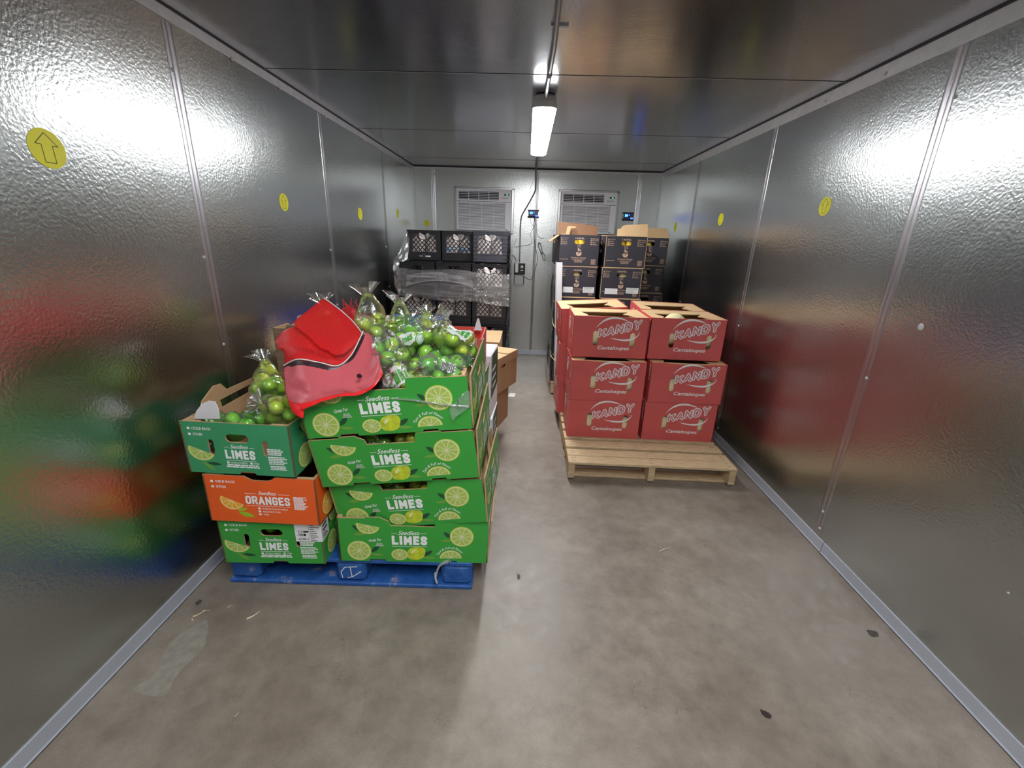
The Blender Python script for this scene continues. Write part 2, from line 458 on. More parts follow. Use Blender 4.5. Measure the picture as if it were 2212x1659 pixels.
# ------------------------------------------------------------------ mesh builder
class MB:
    def __init__(s):
        s.v, s.f, s.m, s.uv, s.mats, s.smooth = [], [], [], {}, [], []

    def mi(s, key):
        if key not in s.mats:
            s.mats.append(key)
        return s.mats.index(key)

    def add(s, verts, faces, mat, T=None, smooth=False, uvs=None):
        o = len(s.v)
        if T is not None:
            verts = [T @ Vector(p) for p in verts]
        s.v += [tuple(p) for p in verts]
        k = s.mi(mat) if isinstance(mat, str) else None
        for i, f in enumerate(faces):
            if uvs is not None:
                s.uv[len(s.f)] = [uvs[j] for j in f]
            s.f.append(tuple(j + o for j in f))
            s.m.append(k if k is not None else s.mi(mat[i]))
            s.smooth.append(smooth)

    def box(s, x0, x1, y0, y1, z0, z1, mat, T=None):
        v = [(x0, y0, z0), (x1, y0, z0), (x1, y1, z0), (x0, y1, z0), (x0, y0, z1), (x1, y0, z1), (x1, y1, z1), (x0, y1, z1)]
        f = [(0, 3, 2, 1), (4, 5, 6, 7), (0, 1, 5, 4), (1, 2, 6, 5), (2, 3, 7, 6), (3, 0, 4, 7)]
        s.add(v, f, mat, T)

    def bbox(s, x0, x1, y0, y1, z0, z1, c, mat, T=None):
        """box with chamfered edges"""
        v, f = [], []
        for sx in (0, 1):
            for sy in (0, 1):
                for sz in (0, 1):
                    X, Y, Z = (x0, x1)[sx], (y0, y1)[sy], (z0, z1)[sz]
                    dx, dy, dz = (c, -c)[sx], (c, -c)[sy], (c, -c)[sz]
                    v += [(X, Y + dy, Z + dz), (X + dx, Y, Z + dz), (X + dx, Y + dy, Z)]
        def i(sx, sy, sz, k): return ((sx * 2 + sy) * 2 + sz) * 3 + k
        f += [(i(0, 0, 0, 0), i(0, 0, 1, 0), i(0, 1, 1, 0), i(0, 1, 0, 0)), (i(1, 0, 0, 0), i(1, 1, 0, 0), i(1, 1, 1, 0), i(1, 0, 1, 0))]
        f += [(i(0, 0, 0, 1), i(1, 0, 0, 1), i(1, 0, 1, 1), i(0, 0, 1, 1)), (i(0, 1, 0, 1), i(0, 1, 1, 1), i(1, 1, 1, 1), i(1, 1, 0, 1))]
        f += [(i(0, 0, 0, 2), i(0, 1, 0, 2), i(1, 1, 0, 2), i(1, 0, 0, 2)), (i(0, 0, 1, 2), i(1, 0, 1, 2), i(1, 1, 1, 2), i(0, 1, 1, 2))]
        for a in (0, 1):
            for b_ in (0, 1):
                f.append((i(a, b_, 0, 0), i(a, b_, 0, 1), i(a, b_, 1, 1), i(a, b_, 1, 0)))
                f.append((i(a, 0, b_, 0), i(a, 0, b_, 2), i(a, 1, b_, 2), i(a, 1, b_, 0)))
                f.append((i(0, a, b_, 1), i(0, a, b_, 2), i(1, a, b_, 2), i(1, a, b_, 1)))
                for e in (0, 1):
                    f.append((i(a, b_, e, 0), i(a, b_, e, 1), i(a, b_, e, 2)))
        s.add(v, f, mat, T)

    def panel(s, T, outer, holes, t, mf, me, mb_):
        """sheet in local (u, v), outward normal +w, thickness t going to -w"""
        loops = [outer] + list(holes)
        pl = [[Vector((p[0], p[1], 0)) for p in lp] for lp in loops]
        tris = tessellate_polygon(pl)
        flat = [p for lp in loops for p in lp]
        n = len(flat)
        vv = [(p[0], p[1], 0) for p in flat] + [(p[0], p[1], -t) for p in flat]
        def area(a, b_, c): return (flat[b_][0] - flat[a][0]) * (flat[c][1] - flat[a][1]) - (flat[c][0] - flat[a][0]) * (flat[b_][1] - flat[a][1])
        tr = [tuple(q) if area(*q) > 0 else (q[0], q[2], q[1]) for q in tris if abs(area(*q)) > 1e-12]
        s.add(vv, tr, mf, T)
        base = len(s.v) - len(vv)
        def app(f, mat):
            s.f.append(tuple(j + base for j in f)); s.m.append(s.mi(mat)); s.smooth.append(False)
        for q in tr:
            app((q[0] + n, q[2] + n, q[1] + n), mb_)
        k = 0
        for lp in loops:
            L_ = len(lp)
            for i in range(L_):
                a, c = k + i, k + (i + 1) % L_
                app((a, a + n, c + n, c), me)
            k += L_

    def poly(s, T, pts, mat, w=0.0):
        pl = [[Vector((p[0], p[1], 0)) for p in pts]]
        tris = tessellate_polygon(pl)
        s.add([(p[0], p[1], w) for p in pts], [tuple(q) for q in tris], mat, T)

    def tube(s, pts, r, mat, n=8, caps=True, T=None, radii=None):
        pts = [Vector(p) for p in pts]
        v, f = [], []
        up = None
        for i, p in enumerate(pts):
            d = (pts[min(i + 1, len(pts) - 1)] - pts[max(i - 1, 0)]).normalized()
            if up is None:
                up = Vector((0, 0, 1)) if abs(d.z) < 0.9 else Vector((1, 0, 0))
            a = d.cross(up).normalized()
            up = a.cross(d).normalized()
            rr_ = radii[i] if radii else r
            for k in range(n):
                t = 2 * PI * k / n
                v.append(p + (a * math.cos(t) + up * math.sin(t)) * rr_)
        for i in range(len(pts) - 1):
            for k in range(n):
                f.append((i * n + k, i * n + (k + 1) % n, (i + 1) * n + (k + 1) % n, (i + 1) * n + k))
        if caps:
            f.append(tuple(range(n)))
            f.append(tuple(range((len(pts) - 1) * n, len(pts) * n)))
        s.add(v, f, mat, T, smooth=True)

    def lathe(s, prof, mat, n=24, T=None):
        v, f = [], []
        for (r, z) in prof:
            for k in range(n):
                t = 2 * PI * k / n
                v.append((r * math.cos(t), r * math.sin(t), z))
        for i in range(len(prof) - 1):
            for k in range(n):
                f.append((i * n + k, i * n + (k + 1) % n, (i + 1) * n + (k + 1) % n, (i + 1) * n + k))
        s.add(v, f, mat, T, smooth=True)

    def grid(s, rows, mat, smooth=True, uvscale=(1, 1)):
        """rows: list of lists of points"""
        nr, nc = len(rows), len(rows[0])
        v = [p for r_ in rows for p in r_]
        uv = [(j / (nc - 1) * uvscale[0], i / (nr - 1) * uvscale[1]) for i in range(nr) for j in range(nc)]
        f = [(i * nc + j, i * nc + j + 1, (i + 1) * nc + j + 1, (i + 1) * nc + j) for i in range(nr - 1) for j in range(nc - 1)]
        s.add(v, f, mat, None, smooth, uv)

    def mesh(s, name):
        me = bpy.data.meshes.new(name)
        me.from_pydata(s.v, [], s.f)
        for k in s.mats:
            me.materials.append(M[k])
        for p, mi_, sm in zip(me.polygons, s.m, s.smooth):
            p.material_index = mi_
            p.use_smooth = sm
        if s.uv:
            ul = me.uv_layers.new(name='UVMap')
            for p in me.polygons:
                if p.index in s.uv:
                    for li, u in zip(p.loop_indices, s.uv[p.index]):
                        ul.data[li].uv = u
        me.validate()
        me.update()
        return me

    def build(s, name, parent=None, T=None):
        o = bpy.data.objects.new(name, s.mesh(name))
        COL.objects.link(o)
        if T is not None:
            o.matrix_world = T
        if parent is not None:
            o.parent = parent
        return o


def empty(name, T):
    o = bpy.data.objects.new(name, None)
    COL.objects.link(o)
    o.empty_display_size = 0.05
    o.matrix_world = T if isinstance(T, Matrix) else Matrix.Translation(T)
    return o


def tag(o, label, cat, group=None, kind=None):
    o['label'] = label
    o['category'] = cat
    if group:
        o['group'] = group
    if kind:
        o['kind'] = kind
    return o


def struct(o):
    o['kind'] = 'structure'
    return o


def copy_tree(o, T):
    c = o.copy()
    COL.objects.link(c)
    for k in ('label', 'group'):
        if k in c:
            del c[k]
    c.matrix_world = T
    for ch in o.children:
        d = ch.copy()
        COL.objects.link(d)
        d.parent = c
        for g in ch.children:
            e = g.copy()
            COL.objects.link(e)
            e.parent = d
    return c


def TR(x, y, z, rx=0, ry=0, rz=0):
    return Matrix.Translation((x, y, z)) @ Euler((math.radians(rx), math.radians(ry), math.radians(rz)), 'XYZ').to_matrix().to_4x4()


def smooth_path(pts, sub=6):
    pts = [Vector(p) for p in pts]
    out = []
    for i in range(len(pts) - 1):
        p0, p1, p2, p3 = pts[max(i - 1, 0)], pts[i], pts[i + 1], pts[min(i + 2, len(pts) - 1)]
        for k in range(sub):
            t = k / sub
            out.append(0.5 * ((2 * p1) + (p2 - p0) * t + (2 * p0 - 5 * p1 + 4 * p2 - p3) * t * t + (3 * p1 - p0 - 3 * p2 + p3) * t ** 3))
    out.append(pts[-1])
    return out


# side matrices of a box: local (u from left, v up, w outward), box W x D x H with origin at bottom centre
def side_T(which, W, D):
    if which == 'front':
        return Matrix(((1, 0, 0, -W / 2), (0, 0, -1, -D / 2), (0, 1, 0, 0), (0, 0, 0, 1)))
    if which == 'back':
        return Matrix(((-1, 0, 0, W / 2), (0, 0, 1, D / 2), (0, 1, 0, 0), (0, 0, 0, 1)))
    if which == 'right':
        return Matrix(((0, 0, 1, W / 2), (1, 0, 0, -D / 2), (0, 1, 0, 0), (0, 0, 0, 1)))
    return Matrix(((0, 0, -1, -W / 2), (-1, 0, 0, D / 2), (0, 1, 0, 0), (0, 0, 0, 1)))


# ------------------------------------------------------------------ lettering and printed art
_tc = {}


def text2d(s, shear=0.0, bold=0.0):
    key = (s, shear, bold)
    if key in _tc:
        return _tc[key]
    cu = bpy.data.curves.new('t', 'FONT')
    cu.body = s
    cu.size = 1
    cu.shear = shear
    cu.offset = bold
    cu.fill_mode = 'BOTH'
    cu.resolution_u = 3
    ob = bpy.data.objects.new('t', cu)
    me = ob.to_mesh()
    vs = [(v.co.x, v.co.y) for v in me.vertices]
    fs = [tuple(p.vertices) for p in me.polygons]
    ob.to_mesh_clear()
    bpy.data.objects.remove(ob)
    bpy.data.curves.remove(cu)
    x0, x1 = min(v[0] for v in vs), max(v[0] for v in vs)
    y0, y1 = min(v[1] for v in vs), max(v[1] for v in vs)
    vs = [((x - x0) / (x1 - x0), (y - y0) / (y1 - y0)) for x, y in vs]
    _tc[key] = (vs, fs)
    return _tc[key]


def put_text(mb, T, s, u, v, wd, ht, mat, w=0.0006, shear=0.0, bold=0.0, rot=0.0, warp=None):
    """text filling a wd x ht rectangle whose lower-left corner is (u, v)"""
    vs, fs = text2d(s, shear, bold)
    c, sn = math.cos(rot), math.sin(rot)
    out = []
    for a, b_ in vs:
        x, y = a * wd, b_ * ht
        if warp:
            x, y = warp(x, y)
            out.append((x, y, w))
        else:
            out.append((u + c * x - sn * y, v + sn * x + c * y, w))
    mb.add(out, fs, mat, T)


def arc_pts(cx, cy, rx, ry, a0, a1, n):
    return [(cx + rx * math.cos(a0 + (a1 - a0) * i / n), cy + ry * math.sin(a0 + (a1 - a0) * i / n)) for i in range(n + 1)]


def citrus(mb, T, u, v, r, half=False, rot=0.0, sq=1.0, w=0.0005, cols=('rind', 'pith', 'pulp'), seg=10):
    a0, a1 = (rot, rot + PI) if half else (0, 2 * PI)
    def lay(rad, mat, dw):
        pts = arc_pts(u, v, rad, rad * sq, a0, a1, 36)
        if not half:
            pts = pts[:-1]
        mb.poly(T, pts, mat, w + dw)
    lay(r, cols[0], 0)
    lay(r * 0.93, cols[1], 0.0002)
    n = seg // 2 if half else seg
    for i in range(n):
        s0 = a0 + (a1 - a0) * (i + 0.06) / n
        s1 = a0 + (a1 - a0) * (i + 0.94) / n
        sm = (s0 + s1) / 2
        c = (u + r * 0.10 * math.cos(sm), v + r * 0.10 * sq * math.sin(sm))
        pts = [c] + arc_pts(u, v, r * 0.84, r * 0.84 * sq, s0, s1, 5)
        mb.poly(T, pts, cols[2], w + 0.0004)


def leaf(mb, T, u, v, ln, wd, ang, mat, w=0.0005):
    pts = []
    for i in range(9):
        t = i / 8
        pts.append((t * ln, math.sin(PI * t) ** 0.8 * wd / 2))
    for i in range(7, 0, -1):
        t = i / 8
        pts.append((t * ln, -math.sin(PI * t) ** 0.8 * wd / 2))
    c, s = math.cos(ang), math.sin(ang)
    mb.poly(T, [(u + c * x - s * y, v + s * x + c * y) for x, y in pts], mat, w)


def line(mb, T, u0, v0, u1, v1, th, mat, w=0.0006):
    d = Vector((u1 - u0, v1 - v0)).normalized()
    nx, ny = -d.y * th / 2, d.x * th / 2
    mb.add([(u0 + nx, v0 + ny, w), (u0 - nx, v0 - ny, w), (u1 - nx, v1 - ny, w), (u1 + nx, v1 + ny, w)], [(0, 1, 2, 3)], mat, T)


def rect(mb, T, u0, v0, u1, v1, mat, w=0.0006):
    mb.add([(u0, v0, w), (u1, v0, w), (u1, v1, w), (u0, v1, w)], [(0, 1, 2, 3)], mat, T)


def fine_print(mb, T, u, v, wd, n, pitch, th, mat, jit=0.35, seed=1, w=0.0006, centre=False):
    """rows of words too small to read in the photo"""
    r_ = random.Random(seed)
    for i in range(n):
        W_ = wd * (1 - jit * r_.random())
        x = u + (wd - W_) / 2 if centre else u
        end = x + W_
        while x < end - 0.002:
            l = min(end - x, wd * (0.08 + 0.14 * r_.random()))
            rect(mb, T, x, v - i * pitch, x + l, v - i * pitch + th, mat, w)
            x += l + wd * 0.02


def arc_text(mb, T, s, cu_, cv, rad, a0, a1, ht, mat, shear=0.3, bold=0.004):
    def wp(x, y):
        a = a0 + (a1 - a0) * x
        rr_ = rad + y
        return (cu_ + rr_ * math.cos(a), cv + rr_ * math.sin(a))
    vs, fs = text2d(s, shear, bold)
    mb.add([(*wp(a, b_ * ht), 0.0006) for a, b_ in vs], fs, mat, T)


def stadium(cx, cy, wd, ht, n=6):
    """upright or flat slot with round ends"""
    if wd >= ht:
        r_ = ht / 2
        return arc_pts(cx + wd / 2 - r_, cy, r_, r_, -PI / 2, PI / 2, n) + arc_pts(cx - wd / 2 + r_, cy, r_, r_, PI / 2, 3 * PI / 2, n)
    r_ = wd / 2
    return arc_pts(cx, cy + ht / 2 - r_, r_, r_, 0, PI, n) + arc_pts(cx, cy - ht / 2 + r_, r_, r_, PI, 2 * PI, n)


_S = [(1.0, 0.80), (0.92, 0.95), (0.70, 1.0), (0.30, 1.0), (0.08, 0.94), (0.0, 0.78), (0.08, 0.62), (0.30, 0.54), (0.70, 0.46), (0.92, 0.38), (1.0, 0.22), (0.92, 0.06), (0.70, 0.0), (0.30, 0.0), (0.08, 0.05), (0.0, 0.20)]
_O = [(0.0, 0.25), (0.0, 0.75), (0.10, 0.93), (0.32, 1.0), (0.68, 1.0), (0.90, 0.93), (1.0, 0.75), (1.0, 0.25), (0.90, 0.07), (0.68, 0.0), (0.32, 0.0), (0.10, 0.07), (0.0, 0.25)]
GLYPH = {
    'L': (0.85, [[(0, 1), (0, 0), (1, 0)]]),
    'I': (0.05, [[(0.5, 1), (0.5, 0)]]),
    'M': (1.25, [[(0, 0), (0, 1), (0.5, 0.30), (1, 1), (1, 0)]]),
    'E': (0.80, [[(1, 1), (0, 1), (0, 0), (1, 0)], [(0, 0.52), (0.85, 0.52)]]),
    'S': (0.90, [_S]),
    'O': (0.95, [_O]),
    'R': (0.95, [[(0, 0), (0, 1), (0.70, 1), (0.95, 0.92), (1.0, 0.75), (0.95, 0.57), (0.70, 0.48), (0, 0.48)], [(0.55, 0.48), (1.0, 0)]]),
    'A': (1.05, [[(0, 0), (0.5, 1), (1, 0)], [(0.2, 0.30), (0.8, 0.30)]]),
    'N': (1.0, [[(0, 0), (0, 1), (1, 0), (1, 1)]]),
    'G': (0.95, [[(1.0, 0.78), (0.92, 0.94), (0.68, 1.0), (0.32, 1.0), (0.10, 0.93), (0.0, 0.75), (0.0, 0.25), (0.10, 0.07), (0.32, 0.0), (0.68, 0.0), (0.92, 0.07), (1.0, 0.25), (1.0, 0.46), (0.58, 0.46)]]),
    'K': (0.95, [[(0, 0), (0, 1)], [(1, 1), (0.05, 0.42)], [(0.38, 0.62), (1, 0)]]),
    'D': (0.95, [[(0, 0), (0, 1), (0.55, 1), (0.88, 0.86), (1.0, 0.62), (1.0, 0.38), (0.88, 0.14), (0.55, 0), (0, 0)]]),
    'Y': (1.0, [[(0, 1), (0.5, 0.48)], [(1, 1), (0.5, 0.48), (0.5, 0)]]),
}


def stroke_text(mb, T, s, u, v, wd, ht, th, mat, w=0.0006, rot=0.0, grow=0.0, gap=0.45, rnd=False, shear=0.0):
    """heavy block capitals drawn as strokes of width th; grow widens every stroke for an outline"""
    adv = [GLYPH[c][0] for c in s]
    tot = sum(adv)
    n = len(s)
    unit = (wd - n * th - (n - 1) * th * gap) / tot
    x = u
    c_, s_ = math.cos(rot), math.sin(rot)
    t2 = th / 2 + grow

    def W(px, py):
        px = px + shear * (py - v)
        return (u + c_ * (px - u) - s_ * (py - v), v + s_ * (px - u) + c_ * (py - v))
    for ch, a in zip(s, adv):
        gw = a * unit
        for pl in GLYPH[ch][1]:
            pts = [(x + th / 2 + p[0] * gw, v + th / 2 + p[1] * (ht - th)) for p in pl]
            for i in range(len(pts) - 1):
                p0, p1 = Vector(pts[i]), Vector(pts[i + 1])
                d = (p1 - p0)
                if d.length < 1e-6: continue
                d.normalize()
                nrm = Vector((-d.y, d.x)) * t2
                ex0 = grow if (i == 0 and not rnd) else 0.0
                ex1 = grow if (i == len(pts) - 2 and not rnd) else 0.0
                if i == 0 and not rnd: ex0 += th / 2
                if i == len(pts) - 2 and not rnd: ex1 += th / 2
                a0, a1 = p0 - d * ex0, p1 + d * ex1
                q = [a0 + nrm, a0 - nrm, a1 - nrm, a1 + nrm]
                w += 0.000025
                mb.add([(*W(*p), w) for p in q], [(0, 1, 2, 3)], mat, T)
            for i, p in enumerate(pts):
                if rnd or 0 < i < len(pts) - 1:
                    sharp = (not rnd) and len(pts) <= 5
                    k = 4 if sharp else 10
                    rr_ = t2 * (1.414 if sharp else 1)
                    o = PI / 4 if sharp else 0
                    if sharp and ch in 'MNA': k, rr_, o = 8, t2, 0
                    ring = [(*W(p[0] + rr_ * math.cos(o + 2 * PI * j / k), p[1] + rr_ * math.sin(o + 2 * PI * j / k)), w) for j in range(k)]
                    w += 0.000025
                    ring = [(a_[0], a_[1], w) for a_ in ring]
                    mb.add(ring, [tuple(range(k))], mat, T)
        x += gw + th + th * gap


def art_long(mb, T, W, H, noun='LIMES'):
    cc_ = ('rind', 'pith', 'pulp') if noun == 'LIMES' else ('o_rind', 'o_pith', 'o_pulp')
    """60 cm side: four citrus cuts, title, whole fruit"""
    citrus(mb, T, 0.135 * W, 0.052, 0.048, cols=cc_)
    leaf(mb, T, 0.215 * W, 0.045, 0.045, 0.018, 0.75, 'leaf_dark', 0.0003)
    leaf(mb, T, 0.21 * W, 0.036, 0.052, 0.012, -0.1, 'leaf_light', 0.0004)
    citrus(mb, T, 0.205 * W, H - 0.030, 0.047, True, PI - 0.22, 0.92, cols=cc_)
    leaf(mb, T, 0.165 * W, H - 0.062, 0.050, 0.016, PI - 0.65, 'leaf_dark', 0.0003)
    leaf(mb, T, 0.19 * W, H - 0.072, 0.052, 0.014, PI + 0.05, 'leaf_light', 0.0004)
    put_text(mb, T, 'Great For', 0.205 * W, 0.095, 0.052, 0.013, 'print_white', shear=0.35, rot=0.14, bold=0.012)
    fine_print(mb, T, 0.245 * W, 0.087, 0.035, 3, 0.006, 0.0042, 'print_grey', 0.3, 2, centre=True)
    cu_ = 0.475 * W
    put_text(mb, T, 'Seedless', cu_ - 0.045, H - 0.073, 0.086, 0.019, 'print_white', shear=0.45, bold=0.008)
    line(mb, T, cu_ - 0.072, H - 0.067, cu_ - 0.048, H - 0.067, 0.0018, 'print_white')
    line(mb, T, cu_ + 0.044, H - 0.066, cu_ + 0.070, H - 0.066, 0.0018, 'print_white')
    stroke_text(mb, T, noun, cu_ - 0.071, H - 0.121, 0.142, 0.043, 0.0112 if noun == 'LIMES' else 0.009, 'print_white')
    line(mb, T, cu_ - 0.071, H - 0.129, cu_ + 0.071, H - 0.129, 0.0018, 'print_white')
    # whole fruit and cut half
    cx, cy = 0.515 * W, 0.042
    pts = []
    for i in range(28):
        a = 2 * PI * i / 28
        rr_ = 1 + 0.28 * max(0, math.cos(a - 0.75)) ** 8 + 0.12 * max(0, math.cos(a - 0.75 - PI)) ** 8
        x, y = 0.036 * rr_ * math.cos(a), 0.031 * rr_ * math.sin(a)
        pts.append((cx + x, cy + y))
    mb.poly(T, pts, 'lemon', 0.0007)
    leaf(mb, T, cx + 0.025, 0.030, 0.050, 0.018, 0.55, 'leaf_dark', 0.0004)
    leaf(mb, T, cx + 0.022, 0.024, 0.058, 0.012, -0.05, 'leaf_light', 0.0005)
    leaf(mb, T, cx - 0.020, cy - 0.002, 0.030, 0.010, 0.95, 'lemon_hi', 0.0009)
    citrus(mb, T, 0.405 * W, 0.036, 0.034, False, 0, 0.82, w=0.0011, cols=cc_)
    # right-hand group
    citrus(mb, T, 0.825 * W, 0.128, 0.048, cols=cc_)
    leaf(mb, T, 0.755 * W, 0.120, 0.042, 0.017, PI - 0.75, 'leaf_dark', 0.0003)
    leaf(mb, T, 0.76 * W, 0.108, 0.048, 0.012, PI + 0.05, 'leaf_light', 0.0004)
    citrus(mb, T, 0.75 * W, 0.021, 0.045, True, 0.03, 0.9, cols=cc_)
    arc_text(mb, T, 'Tart & Full of Flavor', 0.75 * W, 0.016, 0.052, PI * 0.88, PI * 0.18, 0.011, 'print_white')


def art_end(mb, T, W, H, noun='LIMES', weight='12/3LB BAGS'):
    """40 cm end: tick boxes, title, one wedge"""
    k = W / 0.40
    rect(mb, T, 0.026 * k, H - 0.030, 0.036 * k, H - 0.021, 'print_white')
    put_text(mb, T, weight, 0.043 * k, H - 0.0305, 0.070 * k, 0.0105, 'print_white', bold=0.012)
    rect(mb, T, 0.026 * k, H - 0.053, 0.036 * k, H - 0.044, 'print_white')
    put_text(mb, T, 'OTHER', 0.043 * k, H - 0.0535, 0.036 * k, 0.0105, 'print_white', bold=0.012)
    org = noun == 'ORANGES'
    cu_ = (0.205 if not org else 0.222) * k
    top = H - (0.093 if not org else 0.070)
    put_text(mb, T, 'Seedless', cu_ - 0.032 * k, top - 0.006, 0.066 * k, 0.016, 'print_white', shear=0.45, bold=0.008)
    hw = 0.056 * k if not org else 0.081 * k
    line(mb, T, cu_ - hw, top - 0.002, cu_ - 0.038 * k, top - 0.002, 0.0015, 'print_white')
    line(mb, T, cu_ + 0.038 * k, top - 0.002, cu_ + hw, top - 0.002, 0.0015, 'print_white')
    stroke_text(mb, T, noun, cu_ - hw, top - 0.010 - 0.038, 2 * hw, 0.036, 0.0084 if not org else 0.0072, 'print_white')
    line(mb, T, cu_ - hw, top - 0.055, cu_ + hw, top - 0.055, 0.0015, 'print_white')
    if org:
        for i, s in enumerate(('PRODUCE OF SOUTH AFRICA', 'PRODUCE OF CHILE', 'OTHER')):
            y = top - 0.070 - i * 0.013
            rect(mb, T, cu_ - 0.040 * k, y, cu_ - 0.031 * k, y + 0.008, 'print_white')
            put_text(mb, T, s, cu_ - 0.024 * k, y + 0.0005, 0.004 * k * len(s), 0.006, 'print_white', bold=0.02)
        fine_print(mb, T, 0.315 * k, H - 0.082, 0.058, 12, 0.0048, 0.0034, 'print_white', 0.4, 4)
        citrus(mb, T, 0.092 * k, H - 0.105, 0.047, True, PI - 0.45, 0.9, cols=('o_rind', 'o_pith', 'o_pulp'))
        leaf(mb, T, 0.105 * k, H - 0.152, 0.042, 0.014, 0.35, 'leaf_bright', 0.0004)
        leaf(mb, T, 0.108 * k, H - 0.158, 0.062, 0.020, -0.25, 'leaf_bright', 0.0005)
    else:
        y = top - 0.068
        rect(mb, T, cu_ - 0.055 * k, y, cu_ - 0.046 * k, y + 0.008, 'print_white')
        put_text(mb, T, 'PRODUCE OF MEXICO', cu_ - 0.040 * k, y + 0.001, 0.062 * k, 0.006, 'print_white', bold=0.02)
        rect(mb, T, cu_ + 0.032 * k, y, cu_ + 0.041 * k, y + 0.008, 'print_white')
        put_text(mb, T, 'OTHER', cu_ + 0.046 * k, y + 0.001, 0.020 * k, 0.006, 'print_white', bold=0.02)
        fine_print(mb, T, cu_ - 0.060 * k, y - 0.008, 0.125 * k, 2, 0.0075, 0.0052, 'print_white', 0.1, 5, centre=True)
        fine_print(mb, T, 0.308 * k, H - 0.098, 0.070 * k, 4, 0.0068, 0.0042, 'print_white', 0.35, 6)
        fine_print(mb, T, 0.308 * k, H - 0.129, 0.070 * k, 5, 0.0068, 0.0042, 'print_white', 0.35, 7)
        fine_print(mb, T, 0.311 * k, H - 0.166, 0.062 * k, 3, 0.0064, 0.0040, 'print_white', 0.45, 8)
        citrus(mb, T, 0.062 * k, H - 0.112, 0.050, True, PI - 0.42, 0.85)
        leaf(mb, T, 0.055 * k, H - 0.158, 0.058, 0.015, -0.65, 'leaf_light', 0.0004)
        leaf(mb, T, 0.072 * k, H - 0.163, 0.056, 0.013, -0.08, 'leaf_dark', 0.0003)


# ------------------------------------------------------------------ cartons
def fruit_carton(board, W=0.60, D=0.40, H=0.205, noun='LIMES', weight='12/3LB BAGS', flare=0.0, art=True, endcut=False):
    """open-topped produce carton, long side along x; ends at +-x"""
    mb = MB()
    t = 0.006
    lt = [(0, 0), (0.20 * W, 0), (0.205 * W, 0.010), (0.31 * W, 0.010), (0.315 * W, 0), (0.70 * W, 0), (0.705 * W, 0.008), (0.79 * W, 0.008), (0.795 * W, 0), (W, 0),
          (W, H - 0.004), (0.81 * W, H - 0.002), (0.80 * W, H + 0.004), (0.655 * W, H + 0.003), (0.650 * W, H - 0.008), (0.645 * W, H - 0.034),
          (0.350 * W, H - 0.032), (0.340 * W, H - 0.012), (0.30 * W, H), (0.285 * W, H + 0.006), (0.19 * W, H + 0.006), (0.185 * W, H), (0, H)]
    for sd in ('front', 'back'):
        T = side_T(sd, W, D)
        mb.panel(T, lt, [], t, board, 'kraft', 'kraft')
        if art:
            art_long(mb, T, W, H, noun)
    E = D
    cut = 0.012
    holes = [stadium(0.508 * E, H - 0.059, 0.086 * E / 0.4, 0.032), stadium(0.255 * E, H - 0.098, 0.021, 0.062), stadium(0.76 * E, H - 0.094, 0.021, 0.062)]
    et = [(0, 0), (0.475 * E, 0), (0.49 * E, 0.012), (0.61 * E, 0.012), (0.635 * E, 0), (E, 0), (E, H), (0.0, H)]
    if noun == 'ORANGES':
        holes = []
        et = [(0, 0), (E, 0), (E, H - 0.002), (0.645 * E, H), (0.61 * E, H - 0.012), (0.57 * E, H - 0.017), (0.44 * E, H - 0.016), (0.40 * E, H - 0.008), (0.37 * E, H), (0, H)]
    for sd in ('left', 'right'):
        T = side_T(sd, W, D)
        if flare and sd == 'right':
            T = T @ Matrix.Translation((0, 0, 0.001)) @ Matrix(((1, 0, 0, 0), (0, 1, 0, 0), (flare / D * 0.5, flare / H * 0.5, 1, 0), (0, 0, 0, 1)))
        mb.panel(T, et, holes, t, board, 'kraft', 'kraft')
        if art:
            art_end(mb, T, E, H, noun, weight)
    # floor of the carton, doubled corner posts, and top corner ledges
    mb.box(-W / 2 + t, W / 2 - t, -D / 2 + t, D / 2 - t, 0.004, 0.010, 'kraft')
    for sx in (-1, 1):
        for sy in (-1, 1):
            x0, x1 = sorted((sx * (W / 2 - t), sx * (W / 2 - t - 0.012)))
            y0, y1 = sorted((sy * (D / 2 - t), sy * (D / 2 - 0.07)))
            mb.box(x0, x1, y0, y1, 0.01, H - 0.001, 'kraft_light')
            x0, x1 = sorted((sx * (W / 2 - t - 0.012), sx * (W / 2 - 0.055)))
            y0, y1 = sorted((sy * (D / 2 - t), sy * (D / 2 - t - 0.008)))
            mb.box(x0, x1, y0, y1, 0.01, H - 0.004, 'kraft_light')
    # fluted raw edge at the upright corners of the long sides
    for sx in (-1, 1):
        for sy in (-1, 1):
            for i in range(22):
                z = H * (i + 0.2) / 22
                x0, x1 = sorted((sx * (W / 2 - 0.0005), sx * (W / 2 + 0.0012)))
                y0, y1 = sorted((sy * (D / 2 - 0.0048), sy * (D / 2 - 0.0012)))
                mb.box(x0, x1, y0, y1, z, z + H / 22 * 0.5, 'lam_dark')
    return mb


